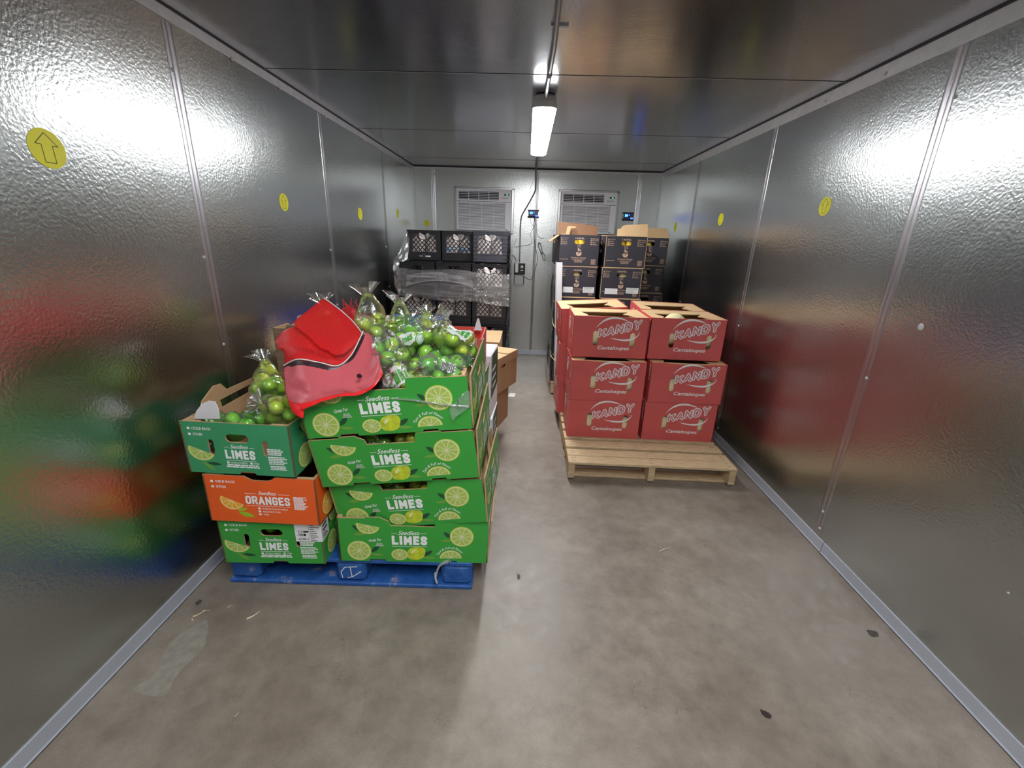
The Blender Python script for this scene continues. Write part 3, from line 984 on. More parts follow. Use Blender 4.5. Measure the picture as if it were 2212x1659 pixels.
def kandy_carton(W=0.485, D=0.36, H=0.272, sag=0.0):
    mb = MB()
    t = 0.005
    top = [(W, H), (W * 0.8, H - 0.001), (W * 0.6, H - sag), (W * 0.4, H - sag * 0.6), (W * 0.2, H - 0.001), (0, H)]
    outer = [(0, 0), (W, 0)] + top
    for sd in ('front', 'back'):
        T = side_T(sd, W, D)
        mb.panel(T, outer, [stadium(0.305 * W, 0.128, 0.032, 0.098), stadium(0.80 * W, 0.122, 0.032, 0.098)], t, 'red', 'red_edge', 'kraft')
        # swooshes
        def swoosh(p0, p1, p2, th0, mat):
            a, b_ = [], []
            for i in range(17):
                s = i / 16
                x = (1 - s) ** 2 * p0[0] + 2 * s * (1 - s) * p1[0] + s * s * p2[0]
                y = (1 - s) ** 2 * p0[1] + 2 * s * (1 - s) * p1[1] + s * s * p2[1]
                th = th0 * math.sin(PI * min(1, max(0, s))) ** 0.7
                a.append((x, y + th / 2)); b_.append((x, y - th / 2))
            mb.poly(T, a + b_[::-1][1:-1], mat, 0.0006)
        swoosh((0.300 * W, 0.195), (0.45 * W, 0.305), (0.735 * W, 0.243), 0.014, 'print_white')
        swoosh((0.50 * W, 0.134), (0.83 * W, 0.094), (0.895 * W, 0.180), 0.013, 'print_white')
        # the rising candy lettering: white outline then striped core
        for i, ch in enumerate('KANDY'):
            cxx = (0.338 + 0.113 * i + 0.004 * (i == 4)) * W
            cyy = 0.137 + 0.0135 * i
            hh = 0.053 + 0.002 * i
            stroke_text(mb, T, ch, cxx, cyy, 0.098 * W, hh, 0.0125, 'print_white', w=0.0010, rot=0.10, grow=0.0040, rnd=True, shear=0.16)
            stroke_text(mb, T, ch, cxx, cyy, 0.098 * W, hh, 0.0125, 'candy', w=0.0014, rot=0.10, grow=-0.0006, rnd=True, shear=0.16)
        citrus_dot = arc_pts(0.865 * W, 0.172, 0.005, 0.005, 0, 2 * PI, 10)[:-1]
        mb.poly(T, citrus_dot, 'candy', 0.0008)
        put_text(mb, T, 'Cantaloupes', 0.345 * W, 0.048, 0.425 * W, 0.032, 'print_white', shear=0.22, bold=0.016)
    for sd in ('left', 'right'):
        T = side_T(sd, W, D)
        mb.panel(T, [(0, 0), (D, 0), (D, H), (0, H)], [stadium(0.62 * D, 0.125, 0.030, 0.10)], t, 'red', 'red_edge', 'kraft')
        a = arc_pts(0.40 * D, 0.19, 0.055, 0.045, 0.2, 4.0, 14)
        b_ = arc_pts(0.40 * D + 0.006, 0.19, 0.046, 0.037, 0.2, 4.0, 14)
        mb.poly(T, a + b_[::-1], 'print_white', 0.0006)
        mb.poly(T, arc_pts(0.40 * D, 0.175, 0.024, 0.035, 0, 2 * PI, 14)[:-1], 'o_pith' if False else 'print_white', 0.0008)
        ue = D - 0.035 if sd == 'left' else 0.020
        for i in range(4):
            rect(mb, T, ue, H - 0.038 - i * 0.030, ue + 0.022, H - 0.016 - i * 0.030, 'print_white')
            rect(mb, T, ue + 0.006, H - 0.032 - i * 0.030, ue + 0.016, H - 0.022 - i * 0.030, 'red', 0.0009)
    mb.box(-W / 2 + t, W / 2 - t, -D / 2 + t, D / 2 - t, 0.002, 0.008, 'kraft')
    return mb


def kandy_lid(W, D, H, lift=0.0):
    """glued top flaps: kraft ledge round a long opening, with the small tear tabs"""
    mb = MB()
    T = Matrix.Translation((-W / 2 + 0.004, -D / 2 + 0.004, H - 0.003))
    w_, d_ = W - 0.008, D - 0.008
    hole = [(0.16 * w_, 0.08 * d_), (0.20 * w_, 0.20 * d_), (0.13 * w_, 0.50 * d_), (0.10 * w_, 0.53 * d_), (0.20 * w_, 0.53 * d_), (0.50 * w_, 0.56 * d_), (0.72 * w_, 0.60 * d_),
            (0.80 * w_, 0.62 * d_), (0.79 * w_, 0.55 * d_), (0.70 * w_, 0.36 * d_), (0.76 * w_, 0.30 * d_), (0.80 * w_, 0.14 * d_), (0.83 * w_, 0.06 * d_), (0.50 * w_, 0.05 * d_)]
    mb.panel(T, [(0, 0), (w_, 0), (w_, d_), (0, d_)], [hole], 0.006, 'kraft_light', 'kraft', 'kraft')
    return mb


def bushel_carton(W=0.352, D=0.42, H=0.265, ox=0.0):
    mb = MB()
    t = 0.005
    for sd in ('front', 'back', 'left', 'right'):
        T = side_T(sd, W, D)
        w_ = W if sd in ('front', 'back') else D
        mb.panel(T, [(0, 0), (w_, 0), (w_, H), (0, H)], [stadium(w_ / 2, H - 0.058, 0.086, 0.032)], t, 'black_board', 'kraft_light', 'kraft')
        if sd in ('left', 'right', 'back'):
            put_text(mb, T, '1 BUSHEL', w_ / 2 - 0.04, H - 0.032, 0.08, 0.013, 'print_tan', bold=0.03)
            continue
        put_text(mb, T, '1 BUSHEL', w_ / 2 - 0.040, H - 0.034, 0.080, 0.013, 'print_tan', bold=0.03)
        for i, s in enumerate(('X-large', 'Large', 'Medium', 'Small')):
            y = H - 0.033 - i * 0.0155
            rect(mb, T, 0.016, y, 0.026, y + 0.008, 'print_tan')
            put_text(mb, T, s, 0.030, y, 0.006 * len(s) + 0.006, 0.009, 'print_tan', bold=0.02)
        for i, s in enumerate(('Butternut', 'Spaghetti', 'Acorn', 'Kabocha')):
            y = H - 0.033 - i * 0.0155
            rect(mb, T, w_ - 0.082, y, w_ - 0.072, y + 0.008, 'print_tan')
            put_text(mb, T, s, w_ - 0.068, y, 0.0055 * len(s) + 0.004, 0.009, 'print_tan', bold=0.02)
        cu_ = w_ / 2
        # badge, sprouting bowl emblem
        for (a, b_, c, d) in ((-0.015, -0.100, 0.015, -0.098), (-0.015, -0.080, 0.015, -0.078), (-0.015, -0.100, -0.013, -0.078), (0.013, -0.100, 0.015, -0.078)):
            rect(mb, T, cu_ + a, H + b_, cu_ + c, H + d, 'print_tan')
        leaf(mb, T, cu_ - 0.010, H - 0.092, 0.020, 0.006, 0.4, 'print_tan', 0.0006)
        leaf(mb, T, cu_ - 0.002, H - 0.134, 0.030, 0.017, PI / 2 + 0.1, 'print_tan', 0.0006)
        leaf(mb, T, cu_ + 0.004, H - 0.134, 0.022, 0.010, 0.75, 'print_tan', 0.0006)
        bowl = arc_pts(cu_, H - 0.152, 0.024, 0.022, PI - 0.5, 2 * PI + 0.55, 18)
        mb.poly(T, bowl, 'print_tan', 0.0006)
        leaf(mb, T, cu_ - 0.010, H - 0.158, 0.034, 0.006, 0.75, 'black_board', 0.0009)
        put_text(mb, T, 'Produce House', cu_ - 0.062, H - 0.194, 0.126, 0.013, 'print_tan', bold=0.02)
        fine_print(mb, T, cu_ - 0.060, H - 0.206, 0.12, 4, 0.007, 0.003, 'print_tan', 0.5, 3, centre=True)
        fine_print(mb, T, 0.014, H - 0.204, 0.075, 1, 0.006, 0.004, 'print_tan', 0.05, 9)
        fine_print(mb, T, w_ - 0.066, H - 0.203, 0.050, 6, 0.0075, 0.0042, 'print_tan', 0.25, 10)
        rect(mb, T, 0.0, -0.0, w_, 0.004, 'kraft_light')
    mb.box(-W / 2 + t, W / 2 - t, -D / 2 + t, D / 2 - t, 0.002, 0.008, 'kraft')
    return mb


def plain_carton(W, D, H, mat='kraft', seam=True, inset=False, top='kraft_light', art=None):
    mb = MB()
    mb.bbox(-W / 2, W / 2, -D / 2, D / 2, 0, H, 0.0025, mat)
    mb.box(-W / 2 + .003, W / 2 - .003, -D / 2 + .003, D / 2 - .003, H, H + 0.002, top)
    if seam:
        mb.box(-0.004, 0.004, -D / 2 - 0.0005, D / 2 + 0.0005, H - 0.06, H + 0.0026, 'kraft_dark')
    return mb


print('helpers ready')
# ================================================================== THE ROOM
mb = MB(); mb.box(XL - .3, XR + .3, YF - .3, YB + .3, -0.12, 0, 'concrete'); struct(mb.build('floor'))
mb = MB(); mb.box(XL - .1, XR + .1, YF - .1, YB + .1, ZC, ZC + .1, 'ceiling'); struct(mb.build('ceiling'))
mb = MB(); mb.box(XL - .1, XL, YF, YB, 0, ZC, 'wall'); struct(mb.build('wall_left'))
mb = MB(); mb.box(XR, XR + .1, YF, YB, 0, ZC, 'wall'); struct(mb.build('wall_right'))
mb = MB(); mb.box(XL - .1, XR + .1, YB, YB + .1, 0, ZC, 'wall_back'); struct(mb.build('wall_back'))
mb = MB(); mb.box(XL - .1, XR + .1, YF - .1, YF, 0, ZC, 'wall_back'); struct(mb.build('wall_front'))
# the door behind the photographer
mb = MB(); mb.bbox(-0.5, 0.6, YF, YF + 0.05, 0.02, 2.05, 0.01, 'wall_back'); d = struct(mb.build('door_1'))
mb = MB(); mb.tube([(0.48, YF + 0.05, 1.0), (0.48, YF + 0.11, 1.0), (0.48, YF + 0.11, 1.22), (0.48, YF + 0.05, 1.22)], 0.011, 'steel'); mb.build('door_handle', d)


def kick(name, p0, p1, nrm):
    """folded grey kickplate standing on the floor along a wall"""
    mb = MB()
    p0, p1, nrm = Vector(p0), Vector(p1), Vector(nrm)
    prof = [(0.0005, 0.0), (0.012, 0.0), (0.012, 0.003), (0.006, 0.006), (0.005, 0.055), (0.0005, 0.057)]
    v = [p0 + nrm * a + Vector((0, 0, b_)) for a, b_ in prof] + [p1 + nrm * a + Vector((0, 0, b_)) for a, b_ in prof]
    n = len(prof)
    mb.add(v, [(i, (i + 1) % n, (i + 1) % n + n, i + n) for i in range(n)], 'kick')
    mb.add(v, [(0, 1, 1 + n, n), (1, 2, 2 + n, 1 + n)], 'silicone')
    return struct(mb.build(name))


kick('baseboard_left', (XL, YF, 0), (XL, YB, 0), (1, 0, 0))
kick('baseboard_right', (XR, YF, 0), (XR, 1.80, 0), (-1, 0, 0))
kick('baseboard_right', (XR, 1.803, 0), (XR, YB, 0), (-1, 0, 0))
kick('baseboard_back', (XL, YB, 0), (XR, YB, 0), (0, -1, 0))

tn = [0]


def trim(mb):
    tn[0] += 1
    return struct(mb.build('trim_%d' % tn[0]))


def tape_strip(axis, at, a0, a1, wd, plane, side, dots=(), seed=0):
    """foil tape over a panel joint: slightly wandering edges, a crease down the middle, cam-lock plugs"""
    mb = MB()
    r_ = random.Random(seed)
    n = 40
    rows = []
    for i in range(n + 1):
        t = a0 + (a1 - a0) * i / n
        o = 0.0025 * noise.noise(Vector((t * 2.3, seed * 3.1, 0)))
        row = []
        for k, h in ((-0.5, 0.0002), (-0.46, 0.0012), (-0.04, 0.0014), (0.0, 0.0004), (0.05, 0.0016), (0.46, 0.0012), (0.5, 0.0002)):
            q = at + o + wd * k
            hh = h + 0.0004 * noise.noise(Vector((t * 30, k * 9, seed)))
            if plane[0] == 'x': p = (plane[1] + side * hh, q, t)
            elif plane[0] == 'y': p = (q, plane[1] + side * hh, t)
            else: p = (t, q, plane[1] + side * hh)
            row.append(p)
        rows.append(row)
    mb.grid(rows, 'tape')
    for (t, dq) in dots:
        rr_ = 0.007
        if plane[0] == 'x': T = Matrix.Translation((plane[1], at + dq, t)) @ Matrix.Rotation(side * PI / 2, 4, 'Y')
        elif plane[0] == 'y': T = Matrix.Translation((at + dq, plane[1], t)) @ Matrix.Rotation(-side * PI / 2, 4, 'X')
        else: T = Matrix.Translation((t, at + dq, plane[1])) @ Matrix.Rotation(PI, 4, 'X')
        mb.lathe([(0.0001, 0.006), (rr_ * .6, 0.0055), (rr_, 0.003), (rr_ * 1.05, 0.0)], 'silicone', 12, T)
    return trim(mb)


for i, y in enumerate((-1.80, -0.60, 0.63, 1.848, 3.064, 4.296)):
    tape_strip('z', y, 0.058, ZC - 0.05, 0.050, ('x', XL), 1, [(0.93, -0.012), (1.96, -0.012), (1.30, -0.03)], 10 + i)
for i, y in enumerate((-1.80, -0.60, 0.65, 1.863, 3.063, 4.28)):
    tape_strip('z', y, 0.058, ZC - 0.05, 0.052, ('x', XR), -1, [(0.88, -0.018), (1.93, -0.03), (0.19, 0.0), (0.10, -0.01)], 30 + i)
for i, y in enumerate((-1.1, 0.05, 1.25, 2.464, 3.680, 4.885)):
    mb = MB(); mb.box(XL, XR, y - 0.0015, y + 0.0015, ZC - 0.0012, ZC + 0.0005, 'dark_seam')
    mb.box(XL, XR, y + 0.002, y + 0.007, ZC - 0.0016, ZC + 0.0005, 'angle'); trim(mb)
for i, x in enumerate((-1.097, 0.100, 1.262)):
    tape_strip('z', x, 0.058, ZC - 0.03, 0.045 if i != 1 else 0.03, ('y', YB), -1, [(0.42, -0.01)] if i == 1 else [(1.95, -0.014), (2.08, 0.02)], 50 + i)
# right-angle flashing along the wall/ceiling joints and in the corners
mb = MB(); mb.box(XL, XL + 0.003, YF, YB, ZC - 0.045, ZC - 0.001, 'angle'); mb.box(XL, XL + 0.006, YF, YB, ZC - 0.006, ZC - 0.0005, 'dark_seam'); trim(mb)
mb = MB(); mb.box(XR - 0.003, XR, YF, YB, ZC - 0.065, ZC - 0.001, 'angle'); mb.box(XR - 0.007, XR, YF, YB, ZC - 0.007, ZC - 0.0005, 'dark_seam'); trim(mb)
mb = MB(); mb.box(XL, XR, YB - 0.003, YB, ZC - 0.035, ZC - 0.001, 'angle'); mb.box(XL, XR, YB - 0.007, YB, ZC - 0.011, ZC - 0.0005, 'dark_seam'); trim(mb)
for x, s in ((XL, 1), (XR, -1)):
    mb = MB()
    a, c = sorted((x, x + s * 0.004)); mb.box(a, c, YB - 0.05, YB, 0.058, ZC - 0.02, 'angle')
    a, c = sorted((x + s * 0.001, x + s * 0.006)); mb.box(a, c, YB - 0.004, YB - 0.001, 0.058, ZC - 0.03, 'dark_seam')
    mb.box(a, c + 0.004, YB - 0.006, YB - 0.004, 0.058, ZC - 0.03, 'angle')
    trim(mb)
# small silicone blobs along the ceiling joints
for k, (x, s) in enumerate(((XL + 0.003, 1), (XR - 0.003, -1))):
    mb = MB()
    for i in range(12):
        y = -1.2 + i * 0.55 + 0.12 * math.sin(i * 2.3)
        T = Matrix.Translation((x, y, ZC - 0.045)) @ Matrix.Rotation(s * PI / 2, 4, 'Y')
        mb.lathe([(0.0001, 0.006), (0.006, 0.0045), (0.009, 0.0)], 'silicone', 10, T)
    trim(mb)

mb = MB()
for px, py, r_ in ((1989, 706, 0.013), (2178, 1281, 0.004)):
    p = atX(px, py, XR)
    mb.lathe([(0.0001, 0.0016), (r_ * .8, 0.0014), (r_, 0.0)], 'silicone', 12, Matrix.Translation(p) @ Matrix.Rotation(-PI / 2, 4, 'Y'))
trim(mb)

# ------------------------------------------------------------------ lamps
def lamp(y0, y1, x, lens, label):
    zb = 2.080
    L_ = y1 - y0
    root = empty('ceiling_light', Matrix.Translation((x, (y0 + y1) / 2, zb)))
    tag(root, label, 'ceiling light')
    hw = 0.066

    def stad(hw_, hl, n=10):
        pts = []
        r_ = hw_
        for i in range(n + 1):
            a = -PI / 2 + PI * i / n
            pts.append((r_ * math.sin(a) , hl - r_ * 0.55 + r_ * 0.55 * math.cos(a)))
        for i in range(n + 1):
            a = PI / 2 + PI * i / n
            pts.append((r_ * math.sin(a), -hl + r_ * 0.55 + r_ * 0.55 * math.cos(a)))
        return pts
    def shell(mb, levels, mat):
        v, f = [], []
        n = None
        for (s, z) in levels:
            p = stad(hw * s, L_ / 2 - hw * (1 - s)); n = len(p)
            v += [(a, b_, z) for a, b_ in p]
        for i in range(len(levels) - 1):
            for k in range(n):
                f.append((i * n + k, i * n + (k + 1) % n, (i + 1) * n + (k + 1) % n, (i + 1) * n + k))
        f.append(tuple(range(n))); f.append(tuple(range((len(levels) - 1) * n, len(levels) * n)))
        mb.add(v, f, mat)
    T = Matrix.Translation((0, 0, 0))
    mb = MB(); shell(mb, [(0.76, 0.0), (0.92, 0.005), (0.98, 0.013)], lens); l = mb.build('lens', root)
    mb = MB(); shell(mb, [(1.0, 0.013), (1.03, 0.016), (1.04, 0.040), (0.95, 0.066), (0.78, 0.078)], 'fixture'); mb.build('housing', root)
    for sx in (-1, 1):
        for i in range(5):
            yy = -L_ / 2 + L_ * (i + 0.5) / 5
            mb = MB(); mb.bbox(sx * hw * 1.0 - 0.004, sx * hw * 1.0 + 0.004, yy - 0.010, yy + 0.010, 0.010, 0.044, 0.0015, 'steel'); mb.build('clip', root)
    for yy in (-L_ * 0.32, L_ * 0.32):
        mb = MB(); mb.box(-0.025, 0.025, yy - 0.01, yy + 0.01, 0.076, ZC - zb - 0.0005, 'steel'); mb.build('bracket', root)
    return root


lamp(2.72, 4.14, 0.072, 'lens', 'long white vapour-tight ceiling light, glowing, above the aisle')
lamp(-0.65, 0.75, 0.070, 'lens_b', 'second vapour-tight ceiling light by the door, out behind the camera')
a = atZ(1205, 0, 2.135)
mb = MB()
mb.tube([(0.075, 2.73, 2.142), (0.076, 2.60, 2.146), (0.078, 2.45, 2.147), (0.082, 2.10, 2.147), (a.x + .003, 1.6, 2.147), (0.100, 1.1, 2.147), (0.085, 0.82, 2.147), (0.08, 0.76, 2.14)], 0.0105, 'steel', 10)
mb.tube([(0.0785, 2.42, 2.147), (0.0785, 2.39, 2.147)], 0.014, 'fixture', 10)
for yy in (1.95, 1.2):
    mb.box(0.06, 0.125, yy - 0.008, yy + 0.008, 2.157, 2.163, 'steel')
tag(mb.build('conduit'), 'thin steel conduit running along the ceiling to the lamp', 'conduit')
mb = MB()
mb.tube([(0.070, 4.135, 2.140), (0.072, 4.2, 2.148), (0.074, 4.28, 2.154), (0.074, 4.6, 2.154), (0.075, 5.38, 2.152), (0.075, 5.415, 2.14), (0.075, 5.424, 2.10)], 0.008, 'cable_grey', 8)
q = [atY(px, py, YB - 0.012) for px, py in ((1157, 372), (1157, 400), (1156, 412), (1150, 425), (1140, 443), (1130, 460), (1126, 470), (1124, 490), (1123.5, 520), (1122, 566))]
mb.tube([(0.075, 5.424, 2.10)] + smooth_path(q, 4), 0.0085, 'cable_grey', 8)
tag(mb.build('power_cable'), 'grey power cable bending down the back wall to the outlet', 'cable')

# ------------------------------------------------------------------ stickers
def sticker(P, nrm, half, label, r=0.045):
    n = Vector(nrm)
    up = Vector((0, 0, 1))
    u = up.cross(n).normalized()
    T = Matrix.Translation(Vector(P) + n * 0.0002) @ Matrix(((u.x, up.x, n.x, 0), (u.y, up.y, n.y, 0), (u.z, up.z, n.z, 0), (0, 0, 0, 1)))
    mb = MB()
    mb.panel(T @ Matrix.Translation((0, 0, 0.0008)), arc_pts(0, 0, r, r, 0, 2 * PI, 28)[:-1], [], 0.0008, 'sticker', 'sticker', 'sticker')
    k = r * 0.98
    ar = [(0, 0.80 * k), (0.62 * k, 0.18 * k), (0.30 * k, 0.18 * k), (0.30 * k, -0.72 * k), (-0.30 * k, -0.72 * k), (-0.30 * k, 0.18 * k), (-0.62 * k, 0.18 * k)]
    for i in range(7):
        a_, b_ = ar[i], ar[(i + 1) % 7]
        line(mb, T, a_[0], a_[1], b_[0], b_[1], 0.0022, 'sticker_line', 0.0012)
    return tag(mb.build('arrow_sticker'), label, 'sticker')


L0 = XL + 0.0
sticker(atX(102, 321, XL), (1, 0, 0), 0, 'large yellow arrow sticker, nearest one on the left wall', 0.050)
sticker(atX(613, 437, XL), (1, 0, 0), 0, 'yellow arrow sticker on the left wall, second from the camera')
sticker(atX(778, 462, XL), (1, 0, 0), 0, 'yellow arrow sticker on the left wall, third from the camera')
sticker(atX(859, 461, XL), (1, 0, 0), 0, 'faded yellow sticker on the left wall, closest to the far corner')
sticker(atY(922, 482, YB), (0, -1, 0), 0, 'yellow arrow sticker on the back wall above the milk crates', 0.034)
sticker(atX(1782, 446, XR), (-1, 0, 0), 0, 'half faded yellow sticker, nearest one on the right wall')
sticker(atX(1557, 474, XR), (-1, 0, 0), 0, 'yellow arrow sticker on the right wall, second from the camera')
sticker(atX(1459, 490, XR), (-1, 0, 0), 0, 'yellow arrow sticker on the right wall, closest to the far corner')

# ------------------------------------------------------------------ air conditioners
def build_ac(x0, label):
    zt = 1.948
    root = empty('air_conditioner', Matrix.Translation((x0, YB, zt - 0.46)))
    tag(root, label, 'air conditioner', 'window air conditioners in the back wall')
    def B(*a): return a
    z0 = 0.46
    mb = MB()
    for (a, b_, c, d) in ((0, 0.030, -0.01, z0), (0.660, 0.690, -0.01, z0), (0, 0.690, z0 - 0.018, z0 + 0.006), (0, 0.69, -0.03, 0.0)):
        mb.bbox(a, b_, -0.028, -0.0005, c, d, 0.004, 'tape')
    mb.build('foil_surround', root)
    y = -0.075
    mb = MB()
    vx0, vx1, vz0, vz1 = 0.055, 0.515, z0 - 0.130, z0 - 0.045
    T = Matrix(((1, 0, 0, 0), (0, 0, -1, y), (0, 1, 0, 0), (0, 0, 0, 1)))
    out = [(0.031, 0.0), (0.659, 0.0), (0.659, z0 - 0.02), (0.031, z0 - 0.02)]
    mb.panel(T, out, [[(vx0, vz0), (vx1, vz0), (vx1, vz1), (vx0, vz1)]], 0.04, 'ac_white', 'ac_white', 'ac_white')
    mb.box(0.031, 0.659, y + 0.04, -0.001, 0, z0 - 0.02, 'ac_white')
    mb.box(vx0, vx1, y + 0.034, y + 0.040, vz0, vz1, 'ac_dark')
    mb.box(0.033, 0.657, y - 0.0012, y, z0 - 0.152, z0 - 0.148, 'ac_dark')
    for sx in (0.06, 0.585):
        mb.box(sx, sx + 0.008, y - 0.002, y, z0 - 0.158, z0 - 0.150, 'ac_dark')
    mb.box(0.60, 0.612, y - 0.002, y, 0.008, 0.020, 'ac_dark')
    mb.build('cabinet', root)
    mb = MB()
    for i in range(5):
        z = vz0 + (vz1 - vz0) * (i + 0.5) / 5
        mb.box(vx0, vx1, y + 0.004, y + 0.016, z - 0.0022, z + 0.0022, 'ac_slat')
    for i in range(1, 4):
        x = vx0 + (vx1 - vx0) * i / 4
        mb.box(x - 0.0025, x + 0.0025, y + 0.002, y + 0.02, vz0, vz1, 'ac_slat')
    mb.build('outlet_vanes', root)
    mb = MB()
    g0, g1, h0, h1 = 0.052, 0.592, 0.012, z0 - 0.165
    mb.box(g0, g1, y - 0.0008, y + 0.001, h0, h1, 'ac_dark')
    n = 23
    for i in range(n):
        z = h0 + (h1 - h0) * (i + 0.5) / n
        mb.add([(g0, y - 0.001, z + 0.0042), (g1, y - 0.001, z + 0.0042), (g1, y - 0.007, z - 0.0036), (g0, y - 0.007, z - 0.0036), (g0, y - 0.001, z - 0.0036), (g1, y - 0.001, z - 0.0036)],
               [(0, 3, 2, 1), (3, 4, 5, 2)], 'ac_slat')
    for i in range(1, 4):
        x = g0 + (g1 - g0) * i / 4
        mb.box(x - 0.0015, x + 0.0015, y - 0.008, y, h0, h1, 'ac_slat')
    mb.build('intake_grille', root)
    mb = MB()
    mb.box(0.575, 0.632, y - 0.001, y, z0 - 0.082, z0 - 0.066, 'ac_dark')
    T2 = T @ Matrix.Translation((0, 0, 0.0015))
    put_text(mb, T2, '38', 0.600, z0 - 0.080, 0.018, 0.011, 'green_led', bold=0.03)
    fine_print(mb, T2, 0.545, z0 - 0.108, 0.09, 2, 0.009, 0.003, 'ac_dark', 0.2, 12)
    mb.build('display', root)
    return root


build_ac(-0.850, 'white window air conditioner above the milk crates, green display lit')
build_ac(0.345, 'white window air conditioner behind the black squash cartons, green display lit')


def controller(x, z, label):
    root = empty('temperature_controller', Matrix.Translation((x, YB, z)))
    tag(root, label, 'controller', 'blue lit temperature controllers on the back wall')
    mb = MB()
    mb.bbox(-0.055, 0.055, -0.042, -0.001, -0.032, 0.036, 0.006, 'ctrl')
    mb.bbox(-0.066, 0.066, -0.018, -0.001, -0.045, -0.026, 0.003, 'ctrl_dark')
    mb.bbox(-0.066, 0.066, -0.018, -0.001, 0.028, 0.044, 0.003, 'ctrl_dark')
    mb.build('housing', root)
    T = Matrix(((1, 0, 0, 0), (0, 0, -1, -0.0422), (0, 1, 0, 0), (0, 0, 0, 1)))
    mb = MB()
    mb.box(-0.046, 0.020, -0.0425, -0.042, -0.010, 0.024, 'ctrl_dark')
    put_text(mb, T, '38', -0.042, -0.004, 0.034, 0.024, 'blue_led_b', bold=0.03, w=0.0012)
    put_text(mb, T, 'o', 0.000, 0.006, 0.014, 0.014, 'blue_led', bold=0.04, w=0.0012)
    mb.box(0.024, 0.050, -0.0435, -0.042, -0.030, -0.014, 'blue_led')
    mb.build('display', root)
    return root


controller(0.066, 1.686, 'blue lit temperature controller on the back wall between the air conditioners')
controller(1.160, 1.688, 'blue lit temperature controller showing above the open black carton')

# outlet, plug, cables
root = empty('outlet_box', Matrix.Translation((-0.072, YB, 1.065)))
tag(root, 'black weatherproof outlet box with clear cover hanging open', 'outlet')
mb = MB(); mb.bbox(-0.066, 0.066, -0.050, -0.001, -0.064, 0.064, 0.006, 'outlet')
mb.lathe([(0.0001, 0.004), (0.017, 0.004), (0.018, 0.0)], 'cable_white', 16, Matrix.Translation((0.028, -0.050, 0.022)) @ Matrix.Rotation(PI / 2, 4, 'X'))
mb.box(0.012, 0.044, -0.0515, -0.05, -0.022, -0.014, 'print_white')
mb.build('box', root)
mb = MB(); mb.bbox(-0.064, 0.060, -0.075, -0.030, -0.190, -0.070, 0.012, 'film_clear'); mb.tube([(-0.06, -0.03, -0.068), (0.056, -0.03, -0.068)], 0.003, 'cable_white', 6); mb.build('cover', root)
mb = MB()
mb.bbox(-0.126, -0.086, 5.335, 5.382, 1.02, 1.135, 0.008, 'cable_white')
q = [Vector((-0.106, 5.358, 1.13)), Vector((-0.11, 5.37, 1.18)), Vector((-0.15, 5.39, 1.225)), Vector((-0.22, 5.40, 1.25)), Vector((-0.32, 5.41, 1.30)), Vector((-0.34, 5.412, 1.47))]
mb.tube(smooth_path(q, 5), 0.008, 'cable_white', 8)
tag(mb.build('power_plug'), 'pale power plug and cord in the black outlet box', 'plug')


def wall_wire(pts, r, mat, name, label, dz=0.008):
    q = [atY(1090 + x / 5.53, 360 + y / 5.53, YB - dz) for x, y in pts]
    mb = MB(); mb.tube(smooth_path(q, 5), r, mat, 6)
    return tag(mb.build(name), label, 'cable')


wall_wire([(358, 612), (352, 660), (348, 700), (352, 850), (370, 970), (394, 1100), (372, 1200), (342, 1300), (300, 1350), (200, 1290)], 0.0035, 'cable_dark', 'sensor_wire', 'dark wire looping from the controller down to the outlet')
wall_wire([(345, 612), (362, 690), (310, 800), (325, 880), (300, 930), (190, 950), (120, 955), (135, 880), (150, 850)], 0.0022, 'cable_dark', 'sensor_wire', 'thin dark wire sagging toward the air conditioner over the crates')
wall_wire([(362, 612), (378, 700), (395, 810), (425, 850), (470, 858)], 0.0025, 'cable_grey', 'sensor_wire', 'thin grey wire running down beside the black cartons')
wall_wire([(310, 610), (315, 670), (345, 710)], 0.0022, 'cable_white', 'sensor_wire', 'short pale wire drooping beneath the controller')
wall_wire([(345, 180), (308, 260), (305, 430), (330, 500)], 0.0018, 'cable_grey', 'sensor_wire', 'fine grey wire dropping onto the controller from above')
mb = MB()
for k in range(3):
    q = [atY(1090 + x / 5.53, 360 + y / 5.53, YB - 0.012 - 0.006 * k) for x, y in
         [(400 + 6 * k, 910), (405, 950), (425, 1000), (450, 1060), (465, 1110), (485, 1105), (478, 1060), (450, 1010), (440, 960), (425, 915), (402 + 6 * k, 908)]]
    mb.tube(smooth_path(q, 4), 0.0055, 'cable_grey', 6)
mb.bbox(*[v for v in (0.170, 0.195, YB - 0.03, YB - 0.003, 1.245, 1.262)], 0.003, 'cable_dark')
tag(mb.build('coiled_cable'), 'grey cable coiled and tied against the back wall', 'cable')

